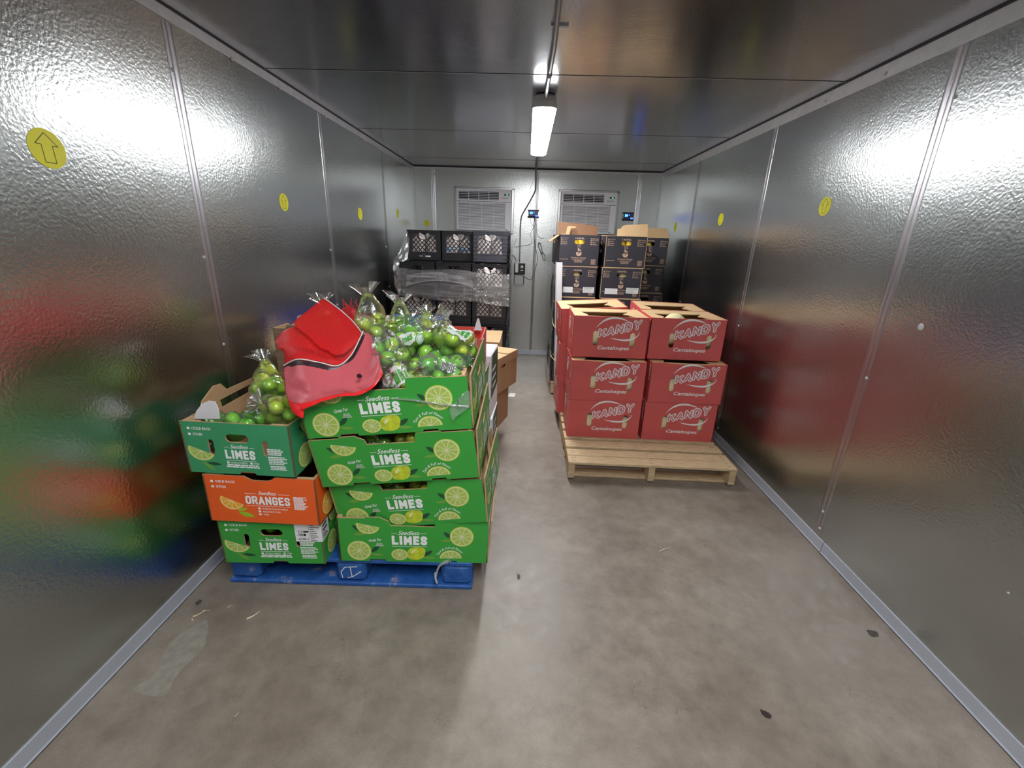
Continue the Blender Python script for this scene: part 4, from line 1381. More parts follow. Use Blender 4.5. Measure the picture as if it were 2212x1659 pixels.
# ================================================================== PALLETS
def pallet(name, T, W, L_, label, cat='pallet', block=False, zt=0.13, mats=('wood', 'wood'), nb=7, gaps=None, bw=0.10):
    root = empty(name, T)
    tag(root, label, cat)
    top_t = 0.018
    ys = gaps or [(i * (L_ - bw) / (nb - 1), bw) for i in range(nb)]
    for i, (y, w_) in enumerate(ys):
        mb = MB(); mb.bbox(-W / 2, W / 2, y, y + w_, zt - top_t, zt, 0.003, mats[0])
        for sx in (-0.47, -0.455, 0.0, 0.46):
            for dy in (0.3, 0.7):
                mb.lathe([(0.0001, 0.0006), (0.0035, 0.0005), (0.004, 0.0)], 'dark_seam', 8, Matrix.Translation((sx * W, y + w_ * dy, zt)))
        mb.build('deck_board', root)
    if block:
        for x in (-W / 2 + 0.062, 0.0, W / 2 - 0.066):
            for y in (0.006, L_ / 2 - 0.07, L_ - 0.145):
                mb = MB()
                mb.bbox(x - 0.062, x + 0.062, y, y + 0.14, 0.020, zt - top_t - 0.002, 0.014, mats[1])
                if abs(x) < 0.01 and y < 0.02:
                    T2 = Matrix(((1, 0, 0, x), (0, 0, -1, y), (0, 1, 0, 0), (0, 0, 0, 1)))
                    for s in ((-0.035, 0.038, -0.040, 0.070), (-0.040, 0.070, -0.022, 0.094), (-0.022, 0.094, 0.030, 0.098), (0.0, 0.096, 0.004, 0.045), (-0.015, 0.040, 0.006, 0.046), (0.006, 0.046, 0.045, 0.075)):
                        line(mb, T2, s[0], s[1], s[2], s[3], 0.0035, 'print_white', 0.0008)
                mb.build('block', root)
        for (y, w_) in ((0.0, 0.12), (L_ / 2 - 0.06, 0.12), (L_ - 0.12, 0.12)):
            mb = MB(); mb.bbox(-W / 2 - 0.006, W / 2, y, y + w_, 0.0005, 0.020, 0.004, mats[1]); mb.build('bottom_board', root)
    else:
        for x in (-W / 2 + 0.022, 0.0, W / 2 - 0.022):
            mb = MB()
            T2 = Matrix(((0, 0, 1, x + 0.019), (1, 0, 0, 0.004), (0, 1, 0, 0), (0, 0, 0, 1)))
            l2 = L_ - 0.008
            zz = zt - top_t
            pr = [(0, 0.016), (0.14, 0.016), (0.17, 0.055), (0.38, 0.055), (0.41, 0.016), (l2 - 0.41, 0.016), (l2 - 0.38, 0.055), (l2 - 0.17, 0.055), (l2 - 0.14, 0.016), (l2, 0.016), (l2, zz), (0, zz)]
            mb.panel(T2, pr, [], 0.038, mats[1], mats[1], mats[1])
            mb.build('stringer', root)
        for (y, w_) in ((0.05, 0.09), (0.30, 0.09), (L_ / 2 - 0.045, 0.09), (L_ - 0.39, 0.09), (L_ - 0.12, 0.10)):
            mb = MB(); mb.bbox(-W / 2 + 0.005, W / 2 - 0.005, y, y + w_, 0.0005, 0.016, 0.003, mats[1]); mb.build('bottom_board', root)
    return root


pallet('blue_pallet', TR(-0.682, 1.445, 0, rz=1.2), 1.015, 1.20, 'worn blue wooden block pallet under the lime cartons', block=True, zt=0.138, mats=('blue_wood', 'blue_wood'))
pallet('wooden_pallet', TR(0.818, 2.372, 0, rz=-0.3), 1.022, 1.20, 'bare wooden pallet under the red cantaloupe cartons', zt=0.127,
       gaps=[(0.0, 0.088), (0.096, 0.088), (0.215, 0.10), (0.345, 0.10), (0.50, 0.09), (0.63, 0.09), (0.76, 0.09), (0.88, 0.09), (1.0, 0.09), (1.11, 0.09)])
pallet('wooden_pallet', TR(0.83, 3.93, 0), 1.10, 1.05, 'wooden pallet under the stack of black squash cartons', zt=0.13)
pallet('wooden_pallet', TR(-0.68, 2.74, 0), 1.02, 1.22, 'wooden pallet under the brown cartons behind the limes', zt=0.13)

# wood litter etc further down; strip of pale film caught on the blue pallet
mb = MB()
q = [atY(px, py, 1.435) for px, py in ((972, 1212), (955, 1217), (946, 1228), (943, 1243), (941, 1252))]
mb.tube(smooth_path(q, 5), 0.006, 'film_clear', 8, radii=[0.008 - 0.0003 * i for i in range(21)])
q = [atY(px, py, 1.430) for px, py in ((940, 1238), (941, 1250), (944, 1260))]
mb.tube(smooth_path(q, 4), 0.004, 'cable_white', 6)
tag(mb.build('plastic_strip'), 'twisted strip of pale plastic hanging over the blue pallet', 'plastic strip')

# ================================================================== LIME STACK
cart_green = fruit_carton('green', flare=0.030)
me_green = cart_green.mesh('lime_carton')
me_green_L = fruit_carton('green').mesh('lime_carton')
me_green2 = fruit_carton('green2').mesh('lime_carton')
me_orange = fruit_carton('orange', D=0.42, noun='ORANGES', weight='4/8LB BAGS', H=0.200).mesh('orange_carton')
# the orange carton carries citrus on its long sides too


def place_mesh(name, me, T, label, cat, group=None):
    o = bpy.data.objects.new(name, me)
    COL.objects.link(o)
    o.matrix_world = T
    return tag(o, label, cat, group)


fr = lambda d: Matrix.Translation((0, d / 2, 0))
R4 = TR(-0.412, 1.448, 0.139, 0, 0.6, 3.0) @ fr(.4)
R3 = TR(-0.409, 1.457, 0.310, 4.0, -7.2, -1.4) @ fr(.4)
R2 = TR(-0.440, 1.420, 0.528, 6.0, -6.5, 0.7) @ fr(.4)
R1 = TR(-0.461, 1.398, 0.738, 5.3, -6.1, 0.6) @ fr(.4)
G = 'green lime cartons facing the aisle side'
place_mesh('lime_carton', me_green, R4, 'green lime carton resting on the blue pallet, long printed side showing, lowest of four', 'carton')
place_mesh('lime_carton', me_green, R3, 'green lime carton, second from the bottom of four, sunk into the lowest one', 'carton')
place_mesh('lime_carton', me_green, R2, 'tilted green lime carton directly beneath the heaped topmost carton', 'carton')
place_mesh('lime_carton', me_green, R1, 'topmost tilted green lime carton heaped with bagged limes', 'carton')
rz90 = Matrix.Rotation(PI / 2, 4, 'Z')
L3 = TR(-0.963, 1.405, 0.139, 0, 0, 2.5) @ fr(.6) @ rz90
L2 = TR(-0.962, 1.385, 0.346, 0, 0.6, 0.5) @ fr(.6) @ rz90
L1 = TR(-1.013, 1.382, 0.556, 0.4, 0, -1.2) @ fr(.6) @ rz90
place_mesh('lime_carton', me_green_L, L3, 'green lime carton on the blue pallet with a white shipping label on its corner', 'carton')
place_mesh('orange_carton', me_orange, L2, 'bright orange carton lettered ORANGES between two lime cartons', 'carton')
place_mesh('lime_carton', me_green2, L1, 'bluish green lime carton resting on the orange carton, bags of limes inside', 'carton')

# shipping label wrapped round the corner of the lowest carton
mb = MB()
T = L3 @ side_T('left', 0.60, 0.40)
u0, u1, v0, v1 = 0.296, 0.401, 0.108, 0.203
rect(mb, T, u0, v0, u1, v1, 'paper', 0.0018)
put_text(mb, T, '216', u0 + 0.013, v0 + 0.043, 0.018, 0.010, 'print_black', 0.0022, bold=0.02)
rect(mb, T, u0 + 0.033, v0 + 0.043, u0 + 0.053, v0 + 0.051, 'print_black', 0.0022)
rect(mb, T, u0 + 0.013, v0 + 0.026, u0 + 0.042, v0 + 0.038, 'print_black', 0.0022)
put_text(mb, T, '6672', u0 + 0.014, v0 + 0.0275, 0.020, 0.009, 'paper', 0.0026, bold=0.02)
put_text(mb, T, '6340-1', u0 + 0.013, v0 + 0.007, 0.038, 0.011, 'print_black', 0.0022, bold=0.02)
for i in range(3):
    rect(mb, T, u0 + 0.004, v0 + 0.012 + i * 0.017, u0 + 0.010, v0 + 0.0135 + i * 0.017, 'print_black', 0.0022)
line(mb, T, u0 + 0.055, v0 + 0.002, u0 + 0.055, v1 - 0.002, 0.0008, 'print_black', 0.0022)
fine_print(mb, T, u0 + 0.059, v1 - 0.012, 0.036, 10, 0.0088, 0.0032, 'print_black', 0.6, 21, w=0.0022)
T = L3 @ side_T('front', 0.60, 0.40)
rect(mb, T, -0.001, v0 + 0.002, 0.062, v1, 'paper', 0.0018)
fine_print(mb, T, 0.006, v1 - 0.016, 0.05, 3, 0.018, 0.010, 'print_black', 0.3, 22, w=0.0022)
fine_print(mb, T, 0.006, v1 - 0.066, 0.05, 3, 0.009, 0.005, 'print_black', 0.5, 23, w=0.0022)
tag(mb.build('shipping_label'), 'white shipping label with black numbers wrapped round a lime carton corner', 'label')

# cartons standing behind on the same pallet
place_mesh('lime_carton', me_green, TR(-0.505, 1.90, 0.139) @ fr(.4), 'lime carton behind the lowest front one, mostly hidden', 'carton')
place_mesh('lime_carton', me_green, TR(-0.505, 1.905, 0.345) @ fr(.4), 'hidden lime carton, second layer of the row behind', 'carton')
place_mesh('lime_carton', me_green, TR(-0.510, 1.905, 0.551) @ fr(.4), 'hidden lime carton holding up the small red carton', 'carton')
place_mesh('lime_carton', me_green_L, TR(-0.985, 2.02, 0.139) @ fr(.6) @ rz90, 'hidden lime carton against the left wall, lowest of the back row', 'carton')
place_mesh('lime_carton', me_green_L, TR(-0.985, 2.02, 0.345) @ fr(.6) @ rz90, 'hidden lime carton against the left wall, upper one of the back row', 'carton')
# wood-grain printed carton
mb = MB()
W_, D_, H_ = 0.46, 0.34, 0.405
T0 = TR(-0.975, 2.20, 0.562, rz=-2)
for sd in ('front', 'back', 'left', 'right'):
    T = side_T(sd, W_, D_); w_ = W_ if sd in ('front', 'back') else D_
    mb.panel(T, [(0, 0), (w_, 0), (w_, H_), (0.62 * w_, H_ + 0.0), (0.60 * w_, H_ - 0.014), (0.36 * w_, H_ - 0.014), (0.33 * w_, H_ + 0.018), (0.16 * w_, H_ + 0.018), (0.14 * w_, H_), (0, H_)], [stadium(0.5 * w_, H_ - 0.075, 0.09, 0.03)], 0.008, 'wood_print', 'kraft_light', 'kraft')
    for (a, b_, c, d) in ((0.02, 0.02, w_ - 0.02, 0.024), (0.02, H_ - 0.05, w_ - 0.02, H_ - 0.046), (0.02, 0.02, 0.026, H_ - 0.05), (w_ - 0.026, 0.02, w_ - 0.02, H_ - 0.05)):
        rect(mb, T, a, b_, c, d, 'kraft_dark')
    rect(mb, T, 0.055, H_ - 0.095, 0.11, H_ - 0.075, 'kraft_dark'); rect(mb, T, 0.060, H_ - 0.091, 0.105, H_ - 0.079, 'print_tan', 0.0009)
mb.box(-W_ / 2 + .01, W_ / 2 - .01, -D_ / 2 + .01, D_ / 2 - .01, 0.002, 0.01, 'kraft')
o = mb.build('wood_grain_carton', T=T0)
tag(o, 'carton printed like brown wood planks, against the left wall behind the red net bag', 'carton')
# small red carton
mb = MB()
W_, D_, H_ = 0.42, 0.30, 0.215
for sd in ('front', 'back', 'left', 'right'):
    T = side_T(sd, W_, D_); w_ = W_ if sd in ('front', 'back') else D_
    mb.panel(T, [(0, 0), (w_, 0), (w_, H_), (0, H_)], [], 0.006, 'red', 'red_edge', 'red_edge')
    rect(mb, T, 0.03, 0.05, w_ * 0.55, 0.13, 'print_black'); put_text(mb, T, 'Apples', 0.035, 0.075, w_ * 0.45, 0.03, 'print_white', 0.001, shear=0.3) if False else None
    fine_print(mb, T, 0.04, 0.11, w_ * 0.42, 4, 0.016, 0.007, 'print_white', 0.3, 31, w=0.001)
    rect(mb, T, 0.0, 0.0, w_, 0.035, 'paper')
mb.box(-W_ / 2 + .01, W_ / 2 - .01, -D_ / 2 + .01, D_ / 2 - .01, 0.002, 0.01, 'kraft')
T0 = TR(-0.400, 2.085, 0.752, rz=1)
ro = empty('red_carton', T0)
tag(ro, 'small open red carton behind the heaped lime carton', 'carton')
mb.build('box', ro)
mb = MB()
mb.panel(Matrix.Translation((0.172, 0.06, 0.215)) @ Matrix.Rotation(PI / 2 - 0.2, 4, 'X'), [(-0.018, 0), (0.022, 0), (0.006, 0.060), (-0.002, 0.060)], [], 0.004, 'white_board', 'white_board', 'white_board')
mb.build('flap', ro)
# white cartons with dark green side panels
def white_carton(T0, label, H_=0.375, W_=0.42, D_=0.30):
    mb = MB()
    mb.bbox(-W_ / 2, W_ / 2, -D_ / 2, D_ / 2, 0, H_, 0.004, 'white_board')
    T = side_T('right', W_, D_)
    mb.poly(T, [(0.03, H_ * 0.30), (D_ - 0.004, H_ * 0.35), (D_ - 0.004, H_ * 0.95), (0.06, H_ * 0.98)], 'leaf_dark', 0.0006)
    fine_print(mb, T, 0.07, H_ * 0.7, 0.16, 3, 0.05, 0.018, 'print_white', 0.3, 41, w=0.001)
    T = side_T('front', W_, D_)
    rect(mb, T, W_ - 0.055, H_ - 0.052, W_ - 0.018, H_ - 0.049, 'print_black', 0.0006)
    mb.box(-W_ / 2 + .003, W_ / 2 - .003, -D_ / 2 - 0.001, D_ / 2 - .003, H_ - 0.072, H_ - 0.070, 'print_grey')
    o = mb.build('white_carton', T=T0)
    return tag(o, label, 'carton')


white_carton(TR(-0.372, 2.475, 0.415, rz=-4), 'white carton with a dark green side, standing behind the red carton')
white_carton(TR(-0.365, 2.480, 0.139, rz=-2), 'low white and green carton beneath the tall white one', H_=0.272)
# red strip edge seen on the aisle side
# brown cartons on the pallet behind
A = Vector((-0.168, 2.705, 0)); B_ = Vector((-0.040, 3.000, 0))
fd = (B_ - A).normalized()
ang = math.degrees(math.atan2(fd.y, fd.x))
def kraft_case(T0, W_, D_, H_, label, split=True, logo=False, name='brown_carton'):
    root = empty(name, T0)
    tag(root, label, 'carton')
    mb = MB()
    hole = [stadium(W_ / 2 - 0.05, H_ - 0.062, 0.075, 0.024)] if logo else []
    for sd in ('front', 'back', 'left', 'right'):
        T = side_T(sd, W_, D_); w_ = W_ if sd in ('front', 'back') else D_
        mb.panel(T, [(0, 0), (w_, 0), (w_, H_), (0, H_)], hole if sd == 'front' else [], 0.006, 'kraft', 'kraft_light', 'inner_shade' if logo else 'kraft')
        line(mb, T, 0.03, 0.035, w_ - 0.05, 0.035, 0.0012, 'kraft_light'); line(mb, T, w_ - 0.05, 0.035, w_ - 0.05, H_ - 0.03, 0.0012, 'kraft_dark')
    mb.box(-W_ / 2 + .007, W_ / 2 - .007, -D_ / 2 + .007, D_ / 2 - .007, 0.002, 0.01, 'kraft')
    mb.build('box', root)
    mb = MB()
    m_ = 0.004
    for (x0, x1, dz) in ((-W_ / 2, -0.004 + W_ * 0.02, 0.0), (W_ * 0.02 + 0.004, W_ / 2, 0.003)):
        mb.box(x0, x1, -D_ / 2 - 0.002, D_ / 2 + 0.002, H_ + dz, H_ + 0.005 + dz, 'kraft_light')
        mb.box(x0, x1, -D_ / 2 - 0.006, -D_ / 2 - 0.001, H_ - 0.048, H_ + 0.004 + dz, 'kraft')
    mb.build('lid', root)
    if logo:
        mb = MB()
        mb.bbox(-0.09, -0.02, -D_ / 2 + 0.008, -D_ / 2 + 0.03, H_ - 0.080, H_ - 0.045, 0.003, 'print_black')
        mb.bbox(-0.07, -0.045, -D_ / 2 + 0.006, -D_ / 2 + 0.012, H_ - 0.070, H_ - 0.050, 0.002, 'red_edge')
        tg = mb.build('packed_goods', root)
    return root


W_, D_ = 0.326, 0.36
nrm_in = Vector((-fd.y, fd.x, 0))
cc_ = A + fd * (W_ / 2) + nrm_in * (D_ / 2)
kraft_case(TR(cc_.x, cc_.y, 0.420, rz=ang), W_, D_, 0.238, 'angled brown carton with split lid, jutting into the aisle', logo=True)
kraft_case(TR(cc_.x - 0.03, cc_.y + 0.03, 0.130, rz=ang + 8), 0.30, 0.34, 0.284, 'brown carton beneath the angled one at the aisle edge')
kraft_case(TR(-0.375, 3.62, 0.130), 0.38, 0.50, 0.235, 'hidden brown carton in the back corner of the pallet')
kraft_case(TR(-0.365, 3.62, 0.372), 0.36, 0.46, 0.240, 'brown carton standing right in front of the milk crates')
kraft_case(TR(-0.88, 2.96, 0.130), 0.42, 0.42, 0.275, 'hidden brown carton beneath the plain flat one')
kraft_case(TR(-0.87, 2.96, 0.412), 0.40, 0.42, 0.235, 'plain brown carton behind the lime heap, flat lid showing')
kraft_case(TR(-0.93, 3.55, 0.130), 0.42, 0.60, 0.52, 'tall brown carton by the left wall under the blue tray')
mb = MB()
for sd in ('front', 'back', 'left', 'right'):
    T = side_T(sd, 0.40, 0.34); w_ = 0.40 if sd in ('front', 'back') else 0.34
    mb.panel(T, [(0, 0), (w_, 0), (w_, 0.105), (0, 0.105)], [stadium(w_ / 2, 0.07, 0.10, 0.025)], 0.004, 'blue_plastic', 'blue_plastic', 'blue_plastic')
    mb.box(0, 1, 0, 1, 0, 1, 'blue_plastic', T @ Matrix.Translation((-0.004, 0.097, 0)) @ Matrix.Diagonal((w_ + 0.008, 0.010, 0.010, 1)))
mb.box(-0.196, 0.196, -0.166, 0.166, 0.001, 0.006, 'blue_plastic')
tag(mb.build('blue_tray', T=TR(-0.87, 3.50, 0.660)), 'blue plastic tray just showing above the lime heap', 'tray')
# ================================================================== LIMES AND BAGS
def lime_mesh(name, mat):
    mb = MB()
    prof = []
    for i in range(15):
        a = PI * i / 14
        r_ = math.sin(a)
        z = -math.cos(a) * 1.10
        if i in (0, 14):
            r_ = 0.02
        if i == 0: z = -1.17
        if i == 14: z = 1.15
        prof.append((r_, z))
    mb.lathe(prof, mat, 20)
    mb.lathe([(0.07, 1.155), (0.05, 1.13), (0.001, 1.12)], 'squash_dull', 8)
    return mb.mesh(name)


me_lime = lime_mesh('lime', 'lime')
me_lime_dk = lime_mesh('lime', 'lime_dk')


def ico_dirs(sub=4):
    import bmesh
    bm = bmesh.new()
    bmesh.ops.create_icosphere(bm, subdivisions=sub, radius=1)
    bm.verts.ensure_lookup_table()
    d = np.array([v.co[:] for v in bm.verts])
    f = [tuple(v.index for v in p.verts) for p in bm.faces]
    nb = [[e.other_vert(v).index for e in v.link_edges] for v in bm.verts]
    bm.free()
    return d, f, nb


DIRS, ICOF, NB = ico_dirs(4)
NBm = np.array([x + [x[0]] * (6 - len(x)) for x in NB])


class Bag:
    """clear bag of fruit: a hull drawn tight over its limes, a gathered neck and a ruffled mouth"""
    def __init__(s, c, n, sig, neck, neck_len, filmk='film', label='', r=0.0282, dark=False, group='', lime_label='', prints=(), open_=0.035, size=1.0, two_tone=None):
        s.c = Vector(c); s.n = n; s.sig = sig; s.neck = Vector(neck).normalized(); s.nl = neck_len
        s.film = filmk; s.label = label; s.r = r; s.dark = dark; s.group = group; s.lime_label = lime_label; s.prints = prints; s.open = open_
        s.two = two_tone
        s.P = None


def relax(bags, zfloor, bounds, it=500):
    P, B, R_ = [], [], []
    for bi, b_ in enumerate(bags):
        for i in range(b_.n):
            P.append(np.array(b_.c) + rng.normal(0, 0.03, 3) * np.array(b_.sig)); B.append(bi); R_.append(b_.r * (0.93 + 0.14 * rng.random()))
    P = np.array(P); B = np.array(B); R_ = np.array(R_)
    C = np.array([tuple(bags[i].c) for i in B]); S = np.array([bags[i].sig for i in B])
    for k in range(it):
        P += (C - P) * 0.05 / (S ** 2)
        for _ in range(3):
            d = P[:, None] - P[None]
            L_ = np.linalg.norm(d, axis=2) + 1e-9
            need = R_[:, None] + R_[None] + 0.001 + 0.006 * (B[:, None] != B[None])
            ov = np.clip(need - L_, 0, None); np.fill_diagonal(ov, 0)
            P += (d / L_[..., None] * ov[..., None] * 0.5).sum(1) * 0.6
        for i in range(len(P)):
            x0, x1, y0, y1 = bounds
            P[i, 0] = min(max(P[i, 0], x0 + R_[i]), x1 - R_[i]); P[i, 1] = min(max(P[i, 1], y0 + R_[i]), y1 - R_[i])
            zf = zfloor(P[i, 0], P[i, 1]) + R_[i]
            if P[i, 2] < zf: P[i, 2] = zf
    return P, B, R_


def make_bags(bags, zfloor, bounds):
    P, B, R_ = relax(bags, zfloor, bounds)
    for bi, b_ in enumerate(bags):
        idx = np.where(B == bi)[0]
        pts, rad = P[idx], R_[idx]
        for p, r_ in zip(pts, rad):
            o = bpy.data.objects.new('lime', me_lime_dk if b_.dark else me_lime)
            COL.objects.link(o)
            q = Euler((rng.random() * 6, rng.random() * 6, rng.random() * 6)).to_matrix().to_4x4()
            o.matrix_world = Matrix.Translation(tuple(p)) @ q @ Matrix.Diagonal((r_ * 0.93, r_ * 0.93, r_ * 0.90, 1))
            tag(o, b_.lime_label, 'lime', b_.group)
        c = pts.mean(0)
        rel = pts - c
        bd = DIRS @ rel.T
        disc = rad[None] ** 2 - ((rel ** 2).sum(1)[None] - bd ** 2)
        t = np.where(disc > 0, bd + np.sqrt(np.clip(disc, 0, None)), 0.006)
        Rr = t.max(1)
        Rr = np.maximum(Rr, 0.02)
        raw = Rr.copy()
        for _ in range(14):
            m_ = Rr[NBm].mean(1)
            Rr = np.maximum(raw, 0.35 * Rr + 0.65 * np.maximum(m_, Rr * 0.97))
        Rr = Rr + 0.0025
        nk = np.array(b_.neck)
        cs = DIRS @ nk
        ang_ = np.arccos(np.clip(cs, -1, 1))
        Rr = Rr + b_.nl * (0.55 * np.exp(-(ang_ / 0.62) ** 2) + 0.45 * np.exp(-(ang_ / 0.28) ** 2))
        cr_ = np.array([noise.noise(Vector((d[0] * 9 + bi, d[1] * 9, d[2] * 9))) for d in DIRS])
        cr2 = np.array([noise.noise(Vector((d[0] * 22 + bi, d[1] * 22, d[2] * 22))) for d in DIRS])
        amp = 0.0015 + 0.009 * np.exp(-(ang_ / 0.7) ** 2)
        Rr = Rr + cr_ * amp + cr2 * amp * 0.5
        V = c + DIRS * Rr[:, None]
        mb = MB()
        fm = [b_.film] * len(ICOF)
        if b_.two is not None:
            ax = Vector(b_.two[0]).normalized()
            for k, f in enumerate(ICOF):
                d = DIRS[f[0]] + DIRS[f[1]] + DIRS[f[2]]
                if d @ np.array(ax) / 3 > b_.two[2]:
                    fm[k] = b_.two[1]
        mb.add([tuple(v) for v in V], ICOF, fm, None, smooth=True)
        # ruffled mouth
        tip = c + nk * (Rr[cs.argmax()] - 0.016)
        a1 = b_.neck.cross(Vector((0.3, 0.2, 1))).normalized(); a2 = b_.neck.cross(a1)
        rows = []
        nn = 40
        for i in range(9):
            s_ = i / 8
            rad_ = 0.013 + b_.open * 0.8 * s_ ** 1.2
            row = []
            for k in range(nn + 1):
                th = 2 * PI * k / nn
                fold = 1 + (0.35 * s_ + 0.12) * math.sin(th * 7 + bi) + 0.2 * s_ * math.sin(th * 3 + bi * 2)
                dirv = a1 * math.cos(th) + a2 * math.sin(th)
                row.append(Vector(tuple(tip)) + b_.neck * (b_.open * 0.95 * s_ * (1 + 0.25 * math.sin(th * 2 + bi))) + dirv * rad_ * fold * (1.0 if abs(math.cos(th)) > 0.3 else 0.7))
            rows.append(row)
        mb.grid(rows, 'film')
        o = mb.build('lime_bag')
        b_.ob = o
        tag(o, b_.label, 'bag of limes')
        # printed labels follow the film
        for pr in b_.prints:
            D0 = Vector(pr['dir']).normalized()
            up = Vector((0, 0, 1)); u = up.cross(D0).normalized() * 1.0
            vv_ = D0.cross(u).normalized()
            a = pr.get('rot', 0.0)
            uu = u * math.cos(a) + vv_ * math.sin(a); vw = -u * math.sin(a) + vv_ * math.cos(a)
            Rm_ = float(Rr[(DIRS @ np.array(D0)).argmax()])

            def mp(x, y, h):
                d = (D0 + uu * (x / Rm_) + vw * (y / Rm_)).normalized()
                dd = DIRS @ np.array(d)
                wgt = np.exp(-(1 - dd) / 0.006)
                rr_ = float((Rr * wgt).sum() / wgt.sum()) + 0.0008
                return Vector(tuple(c)) + d * (rr_ + h)
            mb2 = MB()
            for it_ in pr['items']:
                kind = it_[0]
                if kind == 'patch':
                    _, x0, x1, y0, y1, mt, h = it_
                    wb = 0.004 if x1 - x0 > 0.03 else 0.0
                    rows = [[mp(x0 + (x1 - x0) * j / 12 + wb * math.sin(i * 1.7), y0 + (y1 - y0) * i / 12 + wb * math.sin(j * 1.3), h) for j in range(13)] for i in range(13)]
                    mb2.grid(rows, mt)
                elif kind == 'blob':
                    _, x0, y0, rr0, sq, mt, h = it_
                    rows = [[mp(x0 + rr0 * (i / 6 + 0.001) * math.cos(2 * PI * j / 24) * (1 + 0.12 * math.sin(j)), y0 + sq * rr0 * (i / 6 + 0.001) * math.sin(2 * PI * j / 24) * (1 + 0.12 * math.cos(j * 1.7)), h) for j in range(25)] for i in range(7)]
                    mb2.grid(rows, mt)
                elif kind == 'caps':
                    _, s_, x0, y0, wd, ht, mt, h = it_
                    tmp = MB(); stroke_text(tmp, Matrix.Identity(4), s_, x0, y0, wd, ht, ht * 0.26, mt, w=0.0)
                    mb2.add([mp(a_, bb_, h + cc2 * 2) for a_, bb_, cc2 in tmp.v], tmp.f, mt)
                elif kind == 'text':
                    _, s_, x0, y0, wd, ht, mt, h, sh = it_
                    vs, fs = text2d(s_, sh, 0.035)
                    mb2.add([mp(x0 + a_ * wd, y0 + bb_ * ht, h) for a_, bb_ in vs], fs, mt)
                elif kind == 'slice':
                    _, x0, y0, rr0, h = it_
                    for (f_, mt, dh) in ((1.0, 'bag_green', 0), (0.86, 'bag_white', 0.0004)):
                        rows = [[mp(x0 + rr0 * f_ * (i / 3 + 0.001) * math.cos(2 * PI * j / 20), y0 + rr0 * f_ * (i / 3 + 0.001) * math.sin(2 * PI * j / 20), h + dh) for j in range(21)] for i in range(4)]
                        mb2.grid(rows, mt)
                    for k in range(8):
                        a0, a1_ = 2 * PI * (k + .1) / 8, 2 * PI * (k + .9) / 8
                        tri = [(x0 + rr0 * .12 * math.cos((a0 + a1_) / 2), y0 + rr0 * .12 * math.sin((a0 + a1_) / 2)), (x0 + rr0 * .74 * math.cos(a0), y0 + rr0 * .74 * math.sin(a0)), (x0 + rr0 * .74 * math.cos(a1_), y0 + rr0 * .74 * math.sin(a1_))]
                        mb2.add([mp(x, y, h + 0.001) for x, y in tri], [(0, 1, 2)], 'bag_green')
            pob = mb2.build('bag_print', o)
            pob['label'] = pr.get('label', 'printed panel')


C0 = np.array([0, 0, EYE])
def toward(c):
    return (Vector((0, 0, EYE)) - Vector(c)).normalized()


W_FILL = 0.955


def zf1(x, y):
    # fill level inside the leaning top carton
    return 0.865 + 0.09 * max(0, (y - 1.42)) / 0.38 * 0.8 + (x + 0.75) * 0.06


